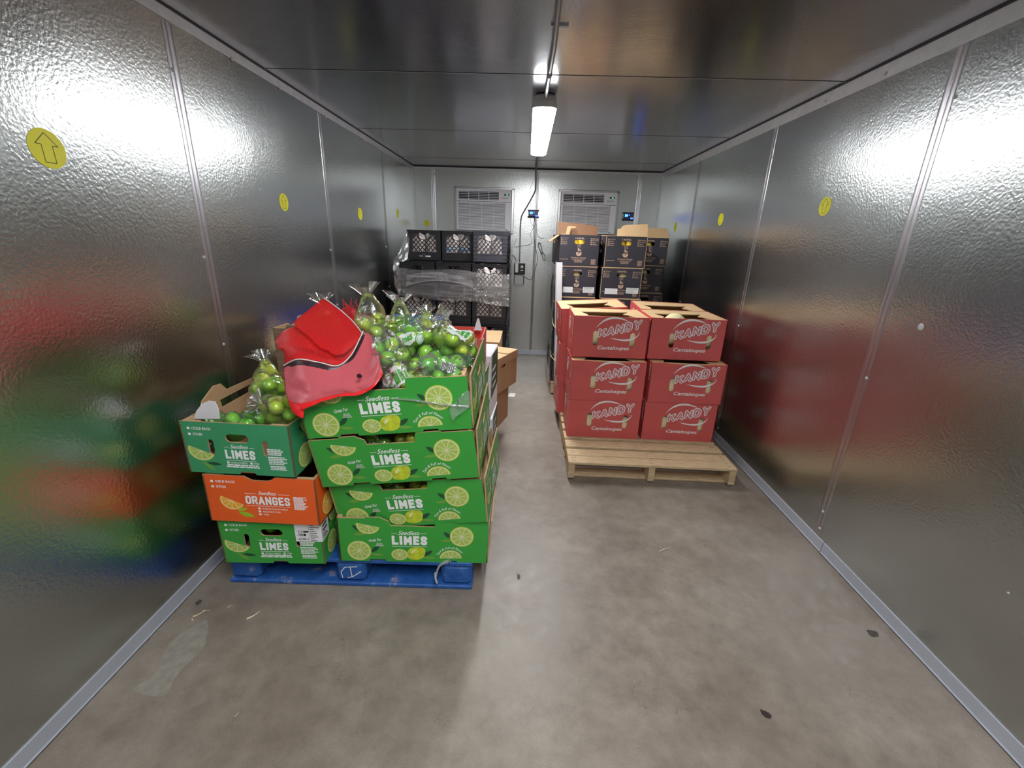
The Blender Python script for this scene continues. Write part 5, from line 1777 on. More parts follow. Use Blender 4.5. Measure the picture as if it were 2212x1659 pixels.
cB = {k: atY(*v) for k, v in dict(b1=(842, 770, 1.515), b2=(893, 742, 1.60), b3=(980, 742, 1.60), b4=(950, 796, 1.50), b5=(880, 826, 1.455), b6=(806, 716, 1.66), b7=(858, 712, 1.72), b8=(925, 715, 1.74), b9=(760, 800, 1.56)).items()}
white_name = [('patch', -0.060, 0.060, -0.030, 0.036, 'bag_white', 0.0012), ('caps', 'LIMES', -0.050, -0.018, 0.100, 0.040, 'bag_green', 0.0030), ('slice', 0.066, -0.026, 0.020, 0.0024), ('slice', 0.058, 0.040, 0.012, 0.0024)]
bags = [
    Bag(cB['b1'], 7, (1.1, 0.9, 1.2), (0.25, 0.75, 0.45), 0.05, 'film_green', 'bag of pale limes under green net beside the red mesh bag', group='limes in the green net bag', lime_label='lime in the green net bag beside the red mesh bag'),
    Bag(cB['b2'], 7, (1.2, 0.9, 0.9), (-0.2, 0.6, 0.75), 0.05, 'film_green', 'bag of limes with a white scalloped printed panel, middle of the heap', group='limes in the scalloped print bag', lime_label='lime in the bag with the white scalloped print',
        prints=[dict(dir=toward(cB['b2']) + Vector((0.0, 0, 0.15)), rot=0.35, label='white scalloped print with green script', items=[('blob', -0.022, 0.010, 0.040, 0.8, 'bag_white', 0.0012), ('text', 'Limes', -0.058, -0.004, 0.066, 0.030, 'bag_green', 0.0022, 0.4), ('slice', 0.036, -0.014, 0.026, 0.0022)])]),
    Bag(cB['b3'], 6, (1.3, 0.8, 0.9), (-0.45, 0.12, 0.85), 0.055, 'film', 'bag of three showing limes with twisted neck, far end of the heap', r=0.029, group='limes in the twisted neck bag', lime_label='lime in the bag with a tall twisted neck',
        two_tone=((-1, -0.2, -0.6), 'film_green', 0.35), open_=0.040,
        prints=[dict(dir=(0.35, -0.45, 0.8), rot=-0.75, label='white print panel with green lines', items=[('patch', -0.042, 0.045, -0.022, 0.026, 'bag_white', 0.0012), ('caps', 'LIMES', -0.036, -0.008, 0.072, 0.022, 'bag_green', 0.0028)])]),
    Bag(cB['b4'], 8, (1.5, 0.8, 0.85), (0.9, 0.2, 0.2), 0.03, 'film_teal', 'teal tinted bag of limes lying along the front aisle-side corner', group='limes in the teal tinted bag', lime_label='lime in the teal tinted bag by the corner', open_=0.020,
        prints=[dict(dir=toward(cB['b4']) + Vector((0.45, 0, 0.1)), rot=-0.45, label='white barcode panel', items=[('patch', -0.022, 0.022, -0.014, 0.014, 'bag_white', 0.0014)] + [('patch', -0.018 + 0.005 * i, -0.0155 + 0.005 * i, -0.011, 0.011, 'print_black', 0.0022) for i in range(8)])]),
    Bag(cB['b5'], 5, (1.5, 0.6, 0.8), (0.8, 0.1, 0.45), 0.03, 'film', 'clear bag lettered LIMES spilling over the carton front', group='limes in the lettered front bag', lime_label='lime in the clear bag spilling over the carton front', open_=0.03,
        prints=[dict(dir=toward(cB['b5']) + Vector((-0.75, 0, 0.0)), rot=0.72, label='white panel with green capital letters', items=white_name)]),
    Bag(cB['b6'], 6, (0.9, 0.9, 1.2), (-0.15, 0.1, 0.98), 0.09, 'film', 'tall clear bag of dark limes just behind the red mesh bag', dark=False, group='limes in the tall clear bag', lime_label='lime in the tall clear bag behind the red mesh', open_=0.045),
    Bag(cB['b7'], 6, (1.0, 0.9, 0.9), (0.1, 0.1, 0.98), 0.06, 'film', 'clear bag of limes with a loose upright neck, back of the heap', dark=False, group='limes in the loose necked bag', lime_label='lime in the bag with a loose upright neck', open_=0.045),
    Bag(cB['b8'], 5, (1.2, 0.8, 0.8), (-0.1, 0.2, 0.97), 0.05, 'film', 'clear bag of limes in front of the blue tray', group='limes before the blue tray', lime_label='lime in the clear bag before the blue tray', open_=0.035),
    Bag(cB['b9'], 7, (1.6, 1.2, 0.8), (-0.6, 0.5, 0.6), 0.02, 'film_green', 'bag of limes half hidden beneath the red mesh bag', group='limes under the red mesh bag', lime_label='lime in the bag beneath the red mesh bag', open_=0.02),
    Bag(atY(905, 782, 1.60), 7, (1.2, 0.9, 0.8), (0.0, 0.6, 0.7), 0.01, 'film_green', 'green net bag of limes in the hollow at the centre of the heap', group='limes in the centre hollow bag', lime_label='lime in the green net bag at the heap centre', open_=0.015),
    Bag(atY(985, 775, 1.68), 7, (1.0, 0.9, 0.8), (0.2, 0.6, 0.7), 0.01, 'film_green', 'green net bag of limes wedged in the back aisle-side corner', group='limes in the corner bag', lime_label='lime in the bag wedged in the back corner', open_=0.015),
    Bag(atY(845, 800, 1.62), 8, (1.3, 0.8, 0.8), (0.0, 0.7, 0.6), 0.01, 'film', 'bag of limes lying under the scalloped print bag', group='limes under the scalloped bag', lime_label='lime in the bag under the scalloped print one', open_=0.015),
]
make_bags(bags, zf1, (-0.745, -0.178, 1.415, 1.83))

def patch(rows_px, depths, sub=7, seed=0, amp=0.004, lift=0.0):
    """smooth sheet through a grid of points (photo point, distance)"""
    G_ = [[atY(px, py, d) for (px, py), d in zip(r_, dr)] for r_, dr in zip(rows_px, depths)]
    rows = [smooth_path(r_, sub) for r_ in G_]
    cols = [smooth_path([r_[j] for r_ in rows], sub) for j in range(len(rows[0]))]
    out = [[cols[j][i] for j in range(len(cols))] for i in range(len(cols[0]))]
    for r_ in out:
        for q in r_:
            k = amp * noise.noise(q * 22 + Vector((seed, 0, 0))) + amp * 0.6 * noise.noise(q * 55 + Vector((seed, 3, 0)))
            q.y += k * 1.5
            q.z += k
            q.y -= lift
    return out


def tail(bag, rows_px, y, seed, amp=0.014):
    rows = patch(rows_px, [[y + 0.015 * math.sin(i * 2 + j * 1.3 + seed) for j in range(len(r_))] for i, r_ in enumerate(rows_px)], 9, seed, amp)
    mb = MB(); mb.grid(rows, 'film')
    o = mb.build('loose_film', bag.ob)
    o.matrix_parent_inverse = bag.ob.matrix_world.inverted()


tail(bags[5], [[(778, 660), (790, 652), (806, 664), (822, 672)], [(772, 690), (790, 684), (812, 690), (834, 696)], [(778, 722), (796, 718), (818, 716), (836, 718)], [(790, 752), (806, 745), (822, 738), (838, 736)]], 1.60, 1)
tail(bags[6], [[(836, 680), (850, 674), (862, 678), (882, 688)], [(826, 700), (846, 696), (866, 696), (890, 700)], [(824, 722), (842, 716), (862, 714), (884, 716)]], 1.64, 2)
tail(bags[2], [[(948, 658), (956, 654), (966, 672), (972, 690)], [(942, 678), (954, 676), (964, 688), (974, 700)], [(930, 696), (944, 694), (960, 702), (974, 712)], [(914, 716), (932, 712), (950, 716), (966, 722)]], 1.56, 3)
tail(bags[7], [[(892, 690), (904, 678), (914, 682), (924, 694)], [(884, 706), (900, 700), (914, 702), (930, 708)], [(880, 722), (898, 716), (914, 716), (930, 720)]], 1.62, 4)
tail(bags[3], [[(905, 772), (930, 764), (960, 768), (1000, 776)], [(898, 792), (928, 784), (962, 784), (1006, 792)], [(900, 812), (932, 806), (964, 804), (1000, 806)]], 1.41, 5, 0.010)
tail(bags[4], [[(815, 796), (845, 784), (880, 778), (915, 782)], [(822, 816), (850, 804), (886, 796), (922, 796)], [(840, 834), (862, 822), (892, 812), (926, 810)]], 1.40, 6, 0.010)
tail(bags[0], [[(800, 722), (825, 712), (850, 716), (870, 728)], [(806, 752), (830, 748), (856, 748), (878, 756)], [(816, 790), (836, 786), (858, 786), (880, 788)]], 1.43, 7, 0.010)

cL = {k: atY(*v) for k, v in dict(f=(440, 950, 1.48), a=(588, 838, 1.62), b=(612, 890, 1.47), c=(500, 918, 1.47), d=(545, 915, 1.52), e=(640, 880, 1.60)).items()}
bagsL = [
    Bag(cL['a'], 9, (1.2, 1.2, 1.1), (-0.20, 0.15, 0.95), 0.075, 'film', 'tall clear bag of limes with gathered neck on the bluish green carton', group='limes in the tall bag on the stack', lime_label='lime in the tall bag on the bluish green carton', two_tone=((0, -0.4, -1), 'film_green', 0.2), open_=0.045),
    Bag(cL['b'], 7, (1.0, 0.9, 1.0), (-0.80, -0.25, 0.50), 0.045, 'film', 'clear bag of yellow green limes with a frilled knot pointing to the wall', group='limes in the frilled knot bag', lime_label='lime in the bag with a frilled knot', open_=0.038),
    Bag(cL['c'], 6, (1.7, 0.8, 0.7), (-0.8, 0.1, 0.3), 0.02, 'film_teal', 'flat green bag of limes at the front of the bluish green carton', group='limes in the flat green bag', lime_label='lime in the flat green bag at the carton front', open_=0.02),
    Bag(cL['d'], 6, (1.2, 1.0, 0.8), (0.2, 0.4, 0.8), 0.02, 'film_teal', 'teal net bag of limes lying between the flat bag and the tall one', group='limes in the teal net bag', lime_label='lime in the teal net bag in the middle', open_=0.02),
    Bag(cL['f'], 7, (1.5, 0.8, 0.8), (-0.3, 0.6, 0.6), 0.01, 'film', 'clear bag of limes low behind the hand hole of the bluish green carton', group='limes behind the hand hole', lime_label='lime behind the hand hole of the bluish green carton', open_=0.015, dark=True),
]
make_bags(bagsL, lambda x, y: 0.615, (-1.205, -0.822, 1.395, 1.97))

# bags glimpsed inside the lower cartons
for T_, nm, c_ in ((R2, 'second carton from the top', (-0.02, 0, 0.125)), (R3, 'third carton from the top', (-0.02, 0, 0.125)), (R4, 'lowest carton of the tall stack', (0.0, 0, 0.13))):
    low = []
    cc = [T_ @ Vector((c_[0] + dx, -0.105, c_[2])) for dx in (-0.09, 0.075)]
    ba = [Bag(cc[0], 5, (1.4, 0.8, 0.7), (0.3, 0.5, 0.5), 0.01, 'film_green', 'bag of limes near the wall side inside the ' + nm, dark=False, group='limes inside the ' + nm, lime_label='lime inside the ' + nm, open_=0.012),
          Bag(cc[1], 5, (1.4, 0.8, 0.7), (-0.3, 0.5, 0.5), 0.01, 'film', 'bag of limes near the aisle side inside the ' + nm, dark=False, group='limes inside the ' + nm, lime_label='lime inside the ' + nm, open_=0.012)]
    zc = cc[0].z
    make_bags(ba, lambda x, y, z=zc: z - 0.05, (cc[0].x - 0.12, cc[1].x + 0.12, 1.40 if T_ is R2 else 1.425, 1.70))
# bags seen through the gap beside the leaning cartons
g1 = [Bag(R3 @ Vector((0.262, 0.08, 0.185)), 6, (0.5, 1.6, 1.0), (0, 0.9, 0.5), 0.03, 'film', 'bag of limes bulging at the aisle end of the third carton', group='limes at the aisle end of the third carton', lime_label='lime at the aisle end of the third carton', open_=0.02)]
make_bags(g1, lambda x, y: 0.50, (-0.225, -0.108, 1.56, 1.88))
# limes seen through the hand hole and label corner of the lowest end-on carton
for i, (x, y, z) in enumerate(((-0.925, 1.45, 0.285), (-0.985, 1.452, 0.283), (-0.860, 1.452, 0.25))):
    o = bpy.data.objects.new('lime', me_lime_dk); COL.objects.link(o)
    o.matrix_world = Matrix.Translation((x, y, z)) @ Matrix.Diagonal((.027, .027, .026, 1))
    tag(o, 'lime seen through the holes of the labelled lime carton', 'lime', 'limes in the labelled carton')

# clear bag standing by the wood-grain carton
bw = [Bag(atY(706, 690, 2.08), 5, (1, 1, 1.0), (-0.1, 0, 1), 0.05, 'film', 'clear bag of limes rising behind the red mesh bag by the wall', group='limes beside the wood grain carton', lime_label='lime in the clear bag beside the wood grain carton', open_=0.05)]
make_bags(bw, lambda x, y: 0.90, (-1.15, -0.78, 2.04, 2.30))

# white cardboard liner flap standing inside the bluish green carton
mb = MB()
q = [atY(px, py, 1.44) for px, py in ((418, 905), (424, 888), (436, 872), (450, 866), (464, 868), (472, 884), (474, 905))]
for i in range(1):
    base = q[0]
pts2 = [(p.x - base.x, p.z - base.z) for p in q]
mb.panel(Matrix(((1, 0, 0, base.x), (0, 0, -1, 1.44), (0, 1, 0, base.z), (0, 0, 0, 1))), pts2[::-1], [], 0.003, 'white_board', 'white_board', 'white_board')
tag(mb.build('board_liner'), 'torn white board flap standing in the bluish green lime carton', 'cardboard')
# kraft inner flap at the wall side of that carton
mb = MB()
T = L1 @ Matrix.Translation((0.02, 0.195, 0.205))
mb.panel(T @ Matrix.Rotation(PI / 2, 4, 'X'), [(-0.22, 0), (0.20, 0), (0.19, 0.020), (-0.06, 0.028), (-0.09, 0.062), (-0.13, 0.066), (-0.20, 0.030)], [], 0.004, 'kraft', 'kraft_light', 'kraft')
tag(mb.build('board_flap'), 'bent kraft board flap along the wall edge of the bluish green carton', 'cardboard')

# avocado and onion net under the notch
def ellipsoid(rx, ry, rz, mat, T, name, label, cat, pear=0.0, lump=0.0, group=None):
    mb = MB()
    v = [(d[0] * rx * (1 - pear * d[2]), d[1] * ry * (1 - pear * d[2]), d[2] * rz) for d in DIRS]
    if lump:
        v = [tuple(np.array(p) * (1 + lump * noise.noise(Vector(p) * 40))) for p in v]
    uvs = [(math.atan2(d[1], d[0]) / PI, d[2]) for d in DIRS]
    mb.add(v, ICOF, mat, None, True, uvs)
    o = mb.build(name, T=T)
    return tag(o, label, cat, group)


p = atY(833, 838, 1.462)
ellipsoid(0.036, 0.034, 0.046, 'avocado', Matrix.Translation(p) @ Matrix.Rotation(1.2, 4, 'Y'), 'avocado', 'dark avocado peeping out between the red mesh bag and the lime bag', 'avocado', 0.2, 0.03)
p = atY(786, 852, 1.455)
ellipsoid(0.060, 0.035, 0.030, 'net_onion', Matrix.Translation(p), 'onion_net', 'orange red netted produce in the carton notch under the red bag', 'net bag', 0, 0.15)

# ------------------------------------------------------------------ the red mesh bag
red = empty('red_mesh_bag', atY(720, 800, 1.40))
tag(red, 'empty red mesh produce bag draped over the front of the heaped limes', 'mesh bag')


def red_part(rows, mat, name, thick=0.0012, uv=(1, 1)):
    mb = MB(); mb.grid(rows, mat, True, uv)
    o = mb.build(name)
    o.parent = red
    o.matrix_parent_inverse = red.matrix_world.inverted()
    s_ = o.modifiers.new('thickness', 'SOLIDIFY'); s_.thickness = thick; s_.offset = 0
    return o


band = [(614, 790), (644, 777), (690, 784), (729, 791), (757, 770), (777, 733), (784, 716)]
low = [band,
       [(612, 812), (650, 812), (695, 814), (737, 812), (778, 793), (800, 762), (801, 728)],
       [(616, 842), (655, 846), (700, 842), (745, 834), (788, 822), (817, 790), (815, 762)],
       [(622, 868), (650, 872), (690, 862), (735, 852), (778, 846), (806, 830), (826, 804)]]
dl = [[1.43, 1.40, 1.40, 1.41, 1.45, 1.50, 1.54], [1.40, 1.37, 1.37, 1.38, 1.41, 1.46, 1.52], [1.38, 1.35, 1.345, 1.35, 1.36, 1.38, 1.44], [1.36, 1.33, 1.34, 1.345, 1.35, 1.355, 1.39]]
red_part(patch(low, dl, 7, 1, 0.0035), 'pink_film', 'film_skirt')
hem = [low[3], [(625, 876), (652, 885), (692, 869), (737, 858), (780, 852), (808, 835), (827, 808)]]
red_part(patch(hem, [dl[3], [d_ - 0.004 for d_ in dl[3]]], 7, 1, 0.0035), 'hem_red', 'hem')
curl = [[(622, 864), (636, 868), (652, 870)], [(628, 884), (642, 886), (657, 872)], [(634, 893), (646, 895), (660, 862)], [(648, 898), (655, 901), (659, 858)]]
red_part(patch(curl, [[1.362, 1.345, 1.332], [1.345, 1.325, 1.335], [1.34, 1.325, 1.35], [1.335, 1.33, 1.36]], 6, 2, 0.001), 'hem_red', 'hem')
mid = [[(598, 729), (612, 716), (640, 707), (668, 722), (700, 742), (735, 760), (757, 762)],
       [(597, 742), (616, 744), (648, 742), (684, 756), (715, 768), (742, 768), (768, 748)],
       [(613, 768), (632, 762), (668, 764), (708, 774), (730, 780), (752, 765), (775, 738)],
       band]
dm = [[1.60, 1.60, 1.62, 1.58, 1.55, 1.53, 1.54], [1.52, 1.50, 1.52, 1.50, 1.48, 1.49, 1.53], [1.46, 1.43, 1.43, 1.43, 1.44, 1.46, 1.52], dl[0]]
red_part(patch(mid, dm, 7, 3, 0.006), 'net_red', 'net_body', uv=(1, 1))
flap_ = [[(633, 697), (652, 681), (675, 662), (700, 644)],
         [(658, 720), (679, 704), (703, 684), (733, 668)],
         [(687, 744), (710, 729), (733, 709), (760, 692)],
         [(716, 764), (735, 752), (757, 734), (778, 714)],
         [(727, 768), (745, 762), (766, 746), (784, 722)]]
df = [[1.60, 1.62, 1.65, 1.68], [1.55, 1.58, 1.61, 1.64], [1.50, 1.53, 1.56, 1.60], [1.46, 1.48, 1.51, 1.55], [1.44, 1.46, 1.49, 1.53]]
red_part(patch(flap_, df, 8, 5, 0.005), 'net_red', 'net_flap')
q = [atY(px, py - 1, d_ - 0.008) for (px, py), d_ in zip(band, dl[0])]
mb = MB(); mb.tube(smooth_path(q, 8), 0.0022, 'string', 6)
e = [r_[-1] for r_ in flap_]
q = [atY(px, py, d_[-1] - 0.006) for (px, py), d_ in zip(e, df)]
mb.tube(smooth_path(q, 6), 0.0022, 'string', 6)
q = [atY(px, py, d_) for (px, py), d_ in (((784, 717), 1.535), ((800, 740), 1.51), ((815, 765), 1.45), ((820, 798), 1.40), ((817, 790), 1.40))]
mb.tube(smooth_path(q, 6), 0.0016, 'string', 6)
o = mb.build('drawstring'); o.parent = red; o.matrix_parent_inverse = red.matrix_world.inverted()
bd = [[(x, y + 1) for x, y in band], [(x + (1 if x < 740 else 5), y + 11 - (4 if x > 750 else 0)) for x, y in band]]
red_part(patch(bd, [[d_ - 0.005 for d_ in dl[0]], [d_ - 0.012 for d_ in dl[0]]], 7, 1, 0.0035), 'band_black', 'printed_band')
mb = MB()
P0 = atY(779, 810, 1.352)
mb.poly(Matrix(((1, 0, 0, P0.x), (0, 0, -1, P0.y - 0.012), (0, 1, 0, P0.z), (0, 0, 0, 1))), arc_pts(0, 0, 0.009, 0.008, 0, 2 * PI, 14)[:-1], 'band_black', 0.0)
o = mb.build('price_mark'); o.parent = red; o.matrix_parent_inverse = red.matrix_world.inverted()

# second red net, bunched behind with its loose threads
mb = MB()
rows = [[(733, 668), (748, 664), (765, 666), (782, 682)], [(742, 684), (757, 680), (772, 684), (786, 694)], [(752, 704), (766, 700), (780, 704), (788, 708)]]
mb.grid(patch(rows, [[1.78, 1.76, 1.76, 1.77], [1.74, 1.72, 1.72, 1.74], [1.70, 1.68, 1.68, 1.70]], 6, 8, 0.01), 'net_red')
for i in range(13):
    x = 736 + i * 3.2
    p0 = atY(740 + 36 * random.random(), 668 + 6 * random.random(), 1.76)
    p1 = atY(p_x := 738 + 32 * random.random(), 642 + 22 * random.random() ** 0.7, 1.77 + 0.02 * math.sin(i))
    mb.tube(smooth_path([p0, (p0 + p1) / 2 + Vector((0.003, 0, 0)), p1], 3), 0.0012, 'hem_red', 5)
o = mb.build('red_mesh_bag')
tag(o, 'second red mesh bag with loose threads sticking up behind the draped one', 'mesh bag')

# torn stretch film trailing across the top carton
mb = MB()
q = [atY(px, py, d_) for px, py, d_ in ((848, 861, 1.388), (880, 863, 1.384), (920, 868, 1.382), (955, 873, 1.382), (985, 876, 1.384), (1014, 878, 1.39))]
mb.tube(smooth_path(q, 6), 0.004, 'film_clear', 7)
q2 = [v + Vector((0.0, -0.002, 0.003 * math.sin(i))) for i, v in enumerate(smooth_path(q, 6))]
mb.tube(q2, 0.0015, 'film_clear', 5)
rows = [[(988, 862), (998, 850), (1010, 843), (1016, 848)], [(984, 874), (996, 868), (1008, 864), (1017, 868)], [(972, 880), (985, 884), (1000, 888), (1012, 882)], [(974, 900), (980, 906), (984, 900), (986, 896)]]
mb.grid(patch(rows, [[1.384] * 4, [1.380] * 4, [1.378] * 4, [1.376] * 4], 5, 12, 0.006), 'film_clear')
tag(mb.build('torn_film'), 'torn twist of clear stretch film across the topmost lime carton', 'plastic film')
# ================================================================== CANTALOUPE STACK
KW, KD, KH = 0.485, 0.36, 0.272
me_k = kandy_carton().mesh('cantaloupe_carton')
me_ks = kandy_carton(sag=0.014).mesh('cantaloupe_carton')
me_lid = kandy_lid(KW, KD, KH).mesh('top_flaps')


def kandy(T, label, sag=False):
    o = bpy.data.objects.new('cantaloupe_carton', None); COL.objects.link(o); o.matrix_world = T; o.empty_display_size = .05
    tag(o, label, 'carton')
    for nm, me in (('box', me_ks if sag else me_k), ('top_flaps', me_lid)):
        c = bpy.data.objects.new(nm, me); COL.objects.link(c); c.parent = o
    return o


mel = None
def melon(T, label, group=None, r=0.068):
    global mel
    if mel is None:
        mb = MB()
        v = [tuple(np.array((d[0], d[1], d[2] * 1.06)) * (1 + 0.012 * noise.noise(Vector(d) * 6))) for d in DIRS]
        mb.add(v, ICOF, 'melon', None, True)
        mb.lathe([(0.10, 1.045), (0.08, 1.03), (0.001, 1.02)], 'kraft', 10)
        mel = mb.mesh('cantaloupe')
    o = bpy.data.objects.new('cantaloupe', mel); COL.objects.link(o)
    o.matrix_world = T @ Matrix.Diagonal((r, r, r, 1))
    return tag(o, label, 'cantaloupe', group)


cols = [('aisle side', 0.567, [(0.0, 2.742, 0.128, -0.8), (0.0, 2.735, 0.401, 0.2), (0.000, 2.800, 0.680, -0.2)]),
        ('wall side', 1.075, [(0.0, 2.742, 0.128, -1.2), (0.008, 2.735, 0.403, -0.6), (-0.012, 2.805, 0.682, -1.0)])]
names = ['bottom layer', 'middle layer', 'top layer']
for side_, x, lv in cols:
    for i, (dx, y, z, a) in enumerate(lv):
        T = TR(x + dx, y, z, 0, 0, a) @ fr(KD)
        kandy(T, 'red cantaloupe carton, %s, front row, %s column' % (names[i], side_), sag=(i == 1))
        for (u, dz) in ((0.305, 0.0), (0.80, -0.012 * (i != 1))):
            mx = -KW / 2 + u * KW
            zz = {0: 0.105, 1: 0.105, 2: 0.145}[i] + (0.012 if (i + (x > 1)) % 2 else -0.008) + dz
            melon(T @ Matrix.Translation((mx, -KD / 2 + 0.081, zz)) @ Matrix.Rotation(1.0 + u, 4, 'Y'), 'cantaloupe behind the slots of the %s carton, %s column' % (names[i], side_), 'cantaloupes in the %s %s front carton' % (names[i], side_), 0.074)
T = TR(1.063, 2.805, 0.682, 0, 0, -1.0) @ fr(KD)
melon(T @ Matrix.Translation((-0.045, -0.030, KH - 0.075)), 'cantaloupe showing through the open top of the wall side top carton', r=0.080)
for side_, x, sh in (('aisle side', 0.530, -0.0), ('wall side', 1.085, 0.0)):
    for i in range(3):
        y0 = (3.175, 3.180, 3.195)[i]
        T = TR(x + (0.0, -0.012, -0.004)[i], y0, (0.128, 0.401, 0.677)[i], (0, 0, 2.0)[i], (0, 0, -3.2 if x < 1 else 1.0)[i], (1.0, -1.5, 2.0)[i] * (1 if x < 1 else -1)) @ fr(KD)
        kandy(T, 'red cantaloupe carton, %s, back row, %s column' % (names[i], side_))

# ================================================================== BLACK SQUASH CARTONS
BW, BD, BH = 0.352, 0.42, 0.262
me_b = bushel_carton(BW, BD, BH).mesh('squash_carton')
mb = MB(); mb.box(-BW / 2, BW / 2, -BD / 2, BD / 2, BH - 0.001, BH + 0.003, 'kraft_light'); mb.box(-BW / 2, BW / 2, -0.006, 0.006, BH + 0.003, BH + 0.0035, 'kraft_dark')
me_blid = mb.mesh('closed_flaps')


def bushel(T, label, lid=True):
    o = empty('squash_carton', T)
    tag(o, label, 'carton')
    c = bpy.data.objects.new('box', me_b); COL.objects.link(c); c.parent = o
    if lid:
        c = bpy.data.objects.new('closed_flaps', me_blid); COL.objects.link(c); c.parent = o
    return o


def flap(parent, T, pts, mats=('kraft_light', 'kraft_light', 'black_board')):
    mb = MB(); mb.panel(T, pts, [], 0.004, *mats)
    return mb.build('flap', parent)


PZ = 0.2655
tiers = ['bottom tier', 'fourth tier down', 'third tier down', 'second tier down', 'top tier']
xs = {'aisle side': (0.456, 3.95), 'middle': (0.858, 3.95), 'wall side': (1.212, 4.50)}
boxes = {}
for nm, (x, y) in xs.items():
    for i in range(5):
        dx = {4: 0.0, 3: -0.012, 2: 0.0, 1: 0.0, 0: 0.0}[i] * (1 if nm != 'aisle side' else 0)
        T = TR(x + dx, y + (0.0 if i >= 3 else -0.01), 0.130 + PZ * i, rz={'aisle side': 0.4, 'middle': -0.6, 'wall side': 0.5}[nm]) @ fr(BD)
        boxes[(nm, i)] = bushel(T, 'black squash carton, %s, %s column' % (tiers[i], nm), lid=i < 4)
for i in range(5):
    T = TR(0.452, 4.38, 0.130 + PZ * i) @ fr(BD)
    bushel(T, 'black squash carton, %s, behind the aisle side column' % tiers[i])
for i in range(5):
    T = TR(0.842, 4.38, 0.130 + PZ * i) @ fr(BD)
    bushel(T, 'black squash carton, %s, behind the middle column' % tiers[i])
# open flaps
b = boxes[('aisle side', 4)]
flap(b, Matrix.Translation((0, BD / 2 - 0.004, BH)) @ Matrix.Rotation(PI / 2 - 0.08, 4, 'X'), [(-0.165, 0), (0.215, 0), (0.215, 0.085), (0.06, 0.105), (-0.165, 0.115)], ('kraft_dark', 'kraft_light', 'black_board'))
flap(b, Matrix.Translation((-BW / 2 + 0.004, 0, BH)) @ Matrix.Rotation(-0.62, 4, 'Y') @ Matrix.Rotation(PI, 4, 'Z'), [(0, -0.19), (0.105, -0.19), (0.105, 0.19), (0, 0.19)], ('kraft', 'kraft_light', 'black_board'))
mb = MB()
P_ = [(-0.165, 0.0), (-0.090, 0.0), (-0.085, 0.004), (-0.075, 0.062), (-0.030, 0.066), (-0.030, 0.078), (-0.098, 0.080), (-0.110, 0.072), (-0.118, 0.012), (-0.165, 0.010)]
mb.panel(Matrix.Translation((0.03, BD / 2 - 0.05, BH)) @ Matrix.Rotation(PI / 2 - 0.05, 4, 'X'), P_, [], 0.006, 'kraft_light', 'kraft_light', 'kraft')
mb.build('inner_flap', b)
b = boxes[('middle', 4)]
flap(b, Matrix.Translation((0, -BD / 2 + 0.02, BH)) @ Matrix.Rotation(PI / 2 - 0.45, 4, 'X'), [(-0.082, 0), (BW / 2, 0), (BW / 2 + 0.004, 0.118), (0.0, 0.105), (-0.040, 0.092), (-0.048, 0.072), (-0.080, 0.062)], ('kraft_light', 'kraft_light', 'black_board'))  # lamplight falling on this flap is put into the lighter kraft colour
flap(b, Matrix.Translation((-0.06, -BD / 2 + 0.06, BH + 0.002)) @ Matrix.Rotation(-0.30, 4, 'Y'), [(-0.115, 0), (0.02, 0), (0.02, 0.16), (-0.115, 0.16)], ('kraft_light', 'kraft_light', 'kraft'))
flap(b, Matrix.Translation((0, 0, BH + 0.004)), [(-BW / 2, -0.10), (0.16, -0.10), (0.16, 0.2), (-BW / 2, 0.2)], ('kraft_light', 'kraft_light', 'kraft'))
b = boxes[('wall side', 4)]
flap(b, Matrix.Translation((0, -BD / 2 + 0.004, BH)) @ Matrix.Rotation(PI / 2 - 0.62, 4, 'X'), [(-BW / 2, 0), (BW / 2, 0), (BW / 2 - 0.018, 0.112), (-BW / 2 + 0.02, 0.112)], ('kraft_light', 'kraft_light', 'black_board'))
flap(b, Matrix.Translation((0, 0, BH + 0.003)), [(-BW / 2 + .006, -BD / 2 + .006), (BW / 2 - .006, -BD / 2 + .006), (BW / 2 - .006, BD / 2 - .006), (-BW / 2 + .006, BD / 2 - .006)], ('kraft_light', 'kraft_light', 'kraft'))
# squash filling the hand holes
def squash(T, mat, label, group, r=(0.045, 0.04, 0.085)):
    mb = MB()
    v = [(d[0] * r[0] * (1 - 0.25 * d[2]), d[1] * r[1] * (1 - 0.25 * d[2]), d[2] * r[2]) for d in DIRS]
    mb.add(v, ICOF, mat, None, True)
    mb.tube([(0, 0, r[2] * 0.96), (0.004, 0, r[2] * 1.12)], 0.007, 'squash_dull', 8)
    tag(mb.build('squash', T=T), label, 'squash', group)


for (nm, i), mat, ofs in ((('aisle side', 4), 'squash', (-0.024, 0.026)), (('middle', 4), 'squash', (-0.030, 0.034)), (('wall side', 4), 'squash', (-0.02,)), (('aisle side', 3), 'squash_dull', (-0.006,)), (('middle', 3), 'squash_dull', (0.016,)), (('wall side', 3), 'squash_dull', (-0.016,))):
    for k, o_ in enumerate(ofs):
        T = boxes[(nm, i)].matrix_world @ Matrix.Translation((o_ * 1.0, -BD / 2 + 0.052, BH - 0.062 - (0.004 if i == 3 else 0))) @ Matrix.Rotation(0.25 * (1 if k else -1), 4, 'Y')
        squash(T, mat, ('yellow' if mat == 'squash' else 'pale green') + ' squash filling the hand hole of the %s %s black carton' % (tiers[i], nm), 'squash in the %s %s carton' % (tiers[i], nm), (0.030 if len(ofs) > 1 else 0.04, 0.036, 0.052))
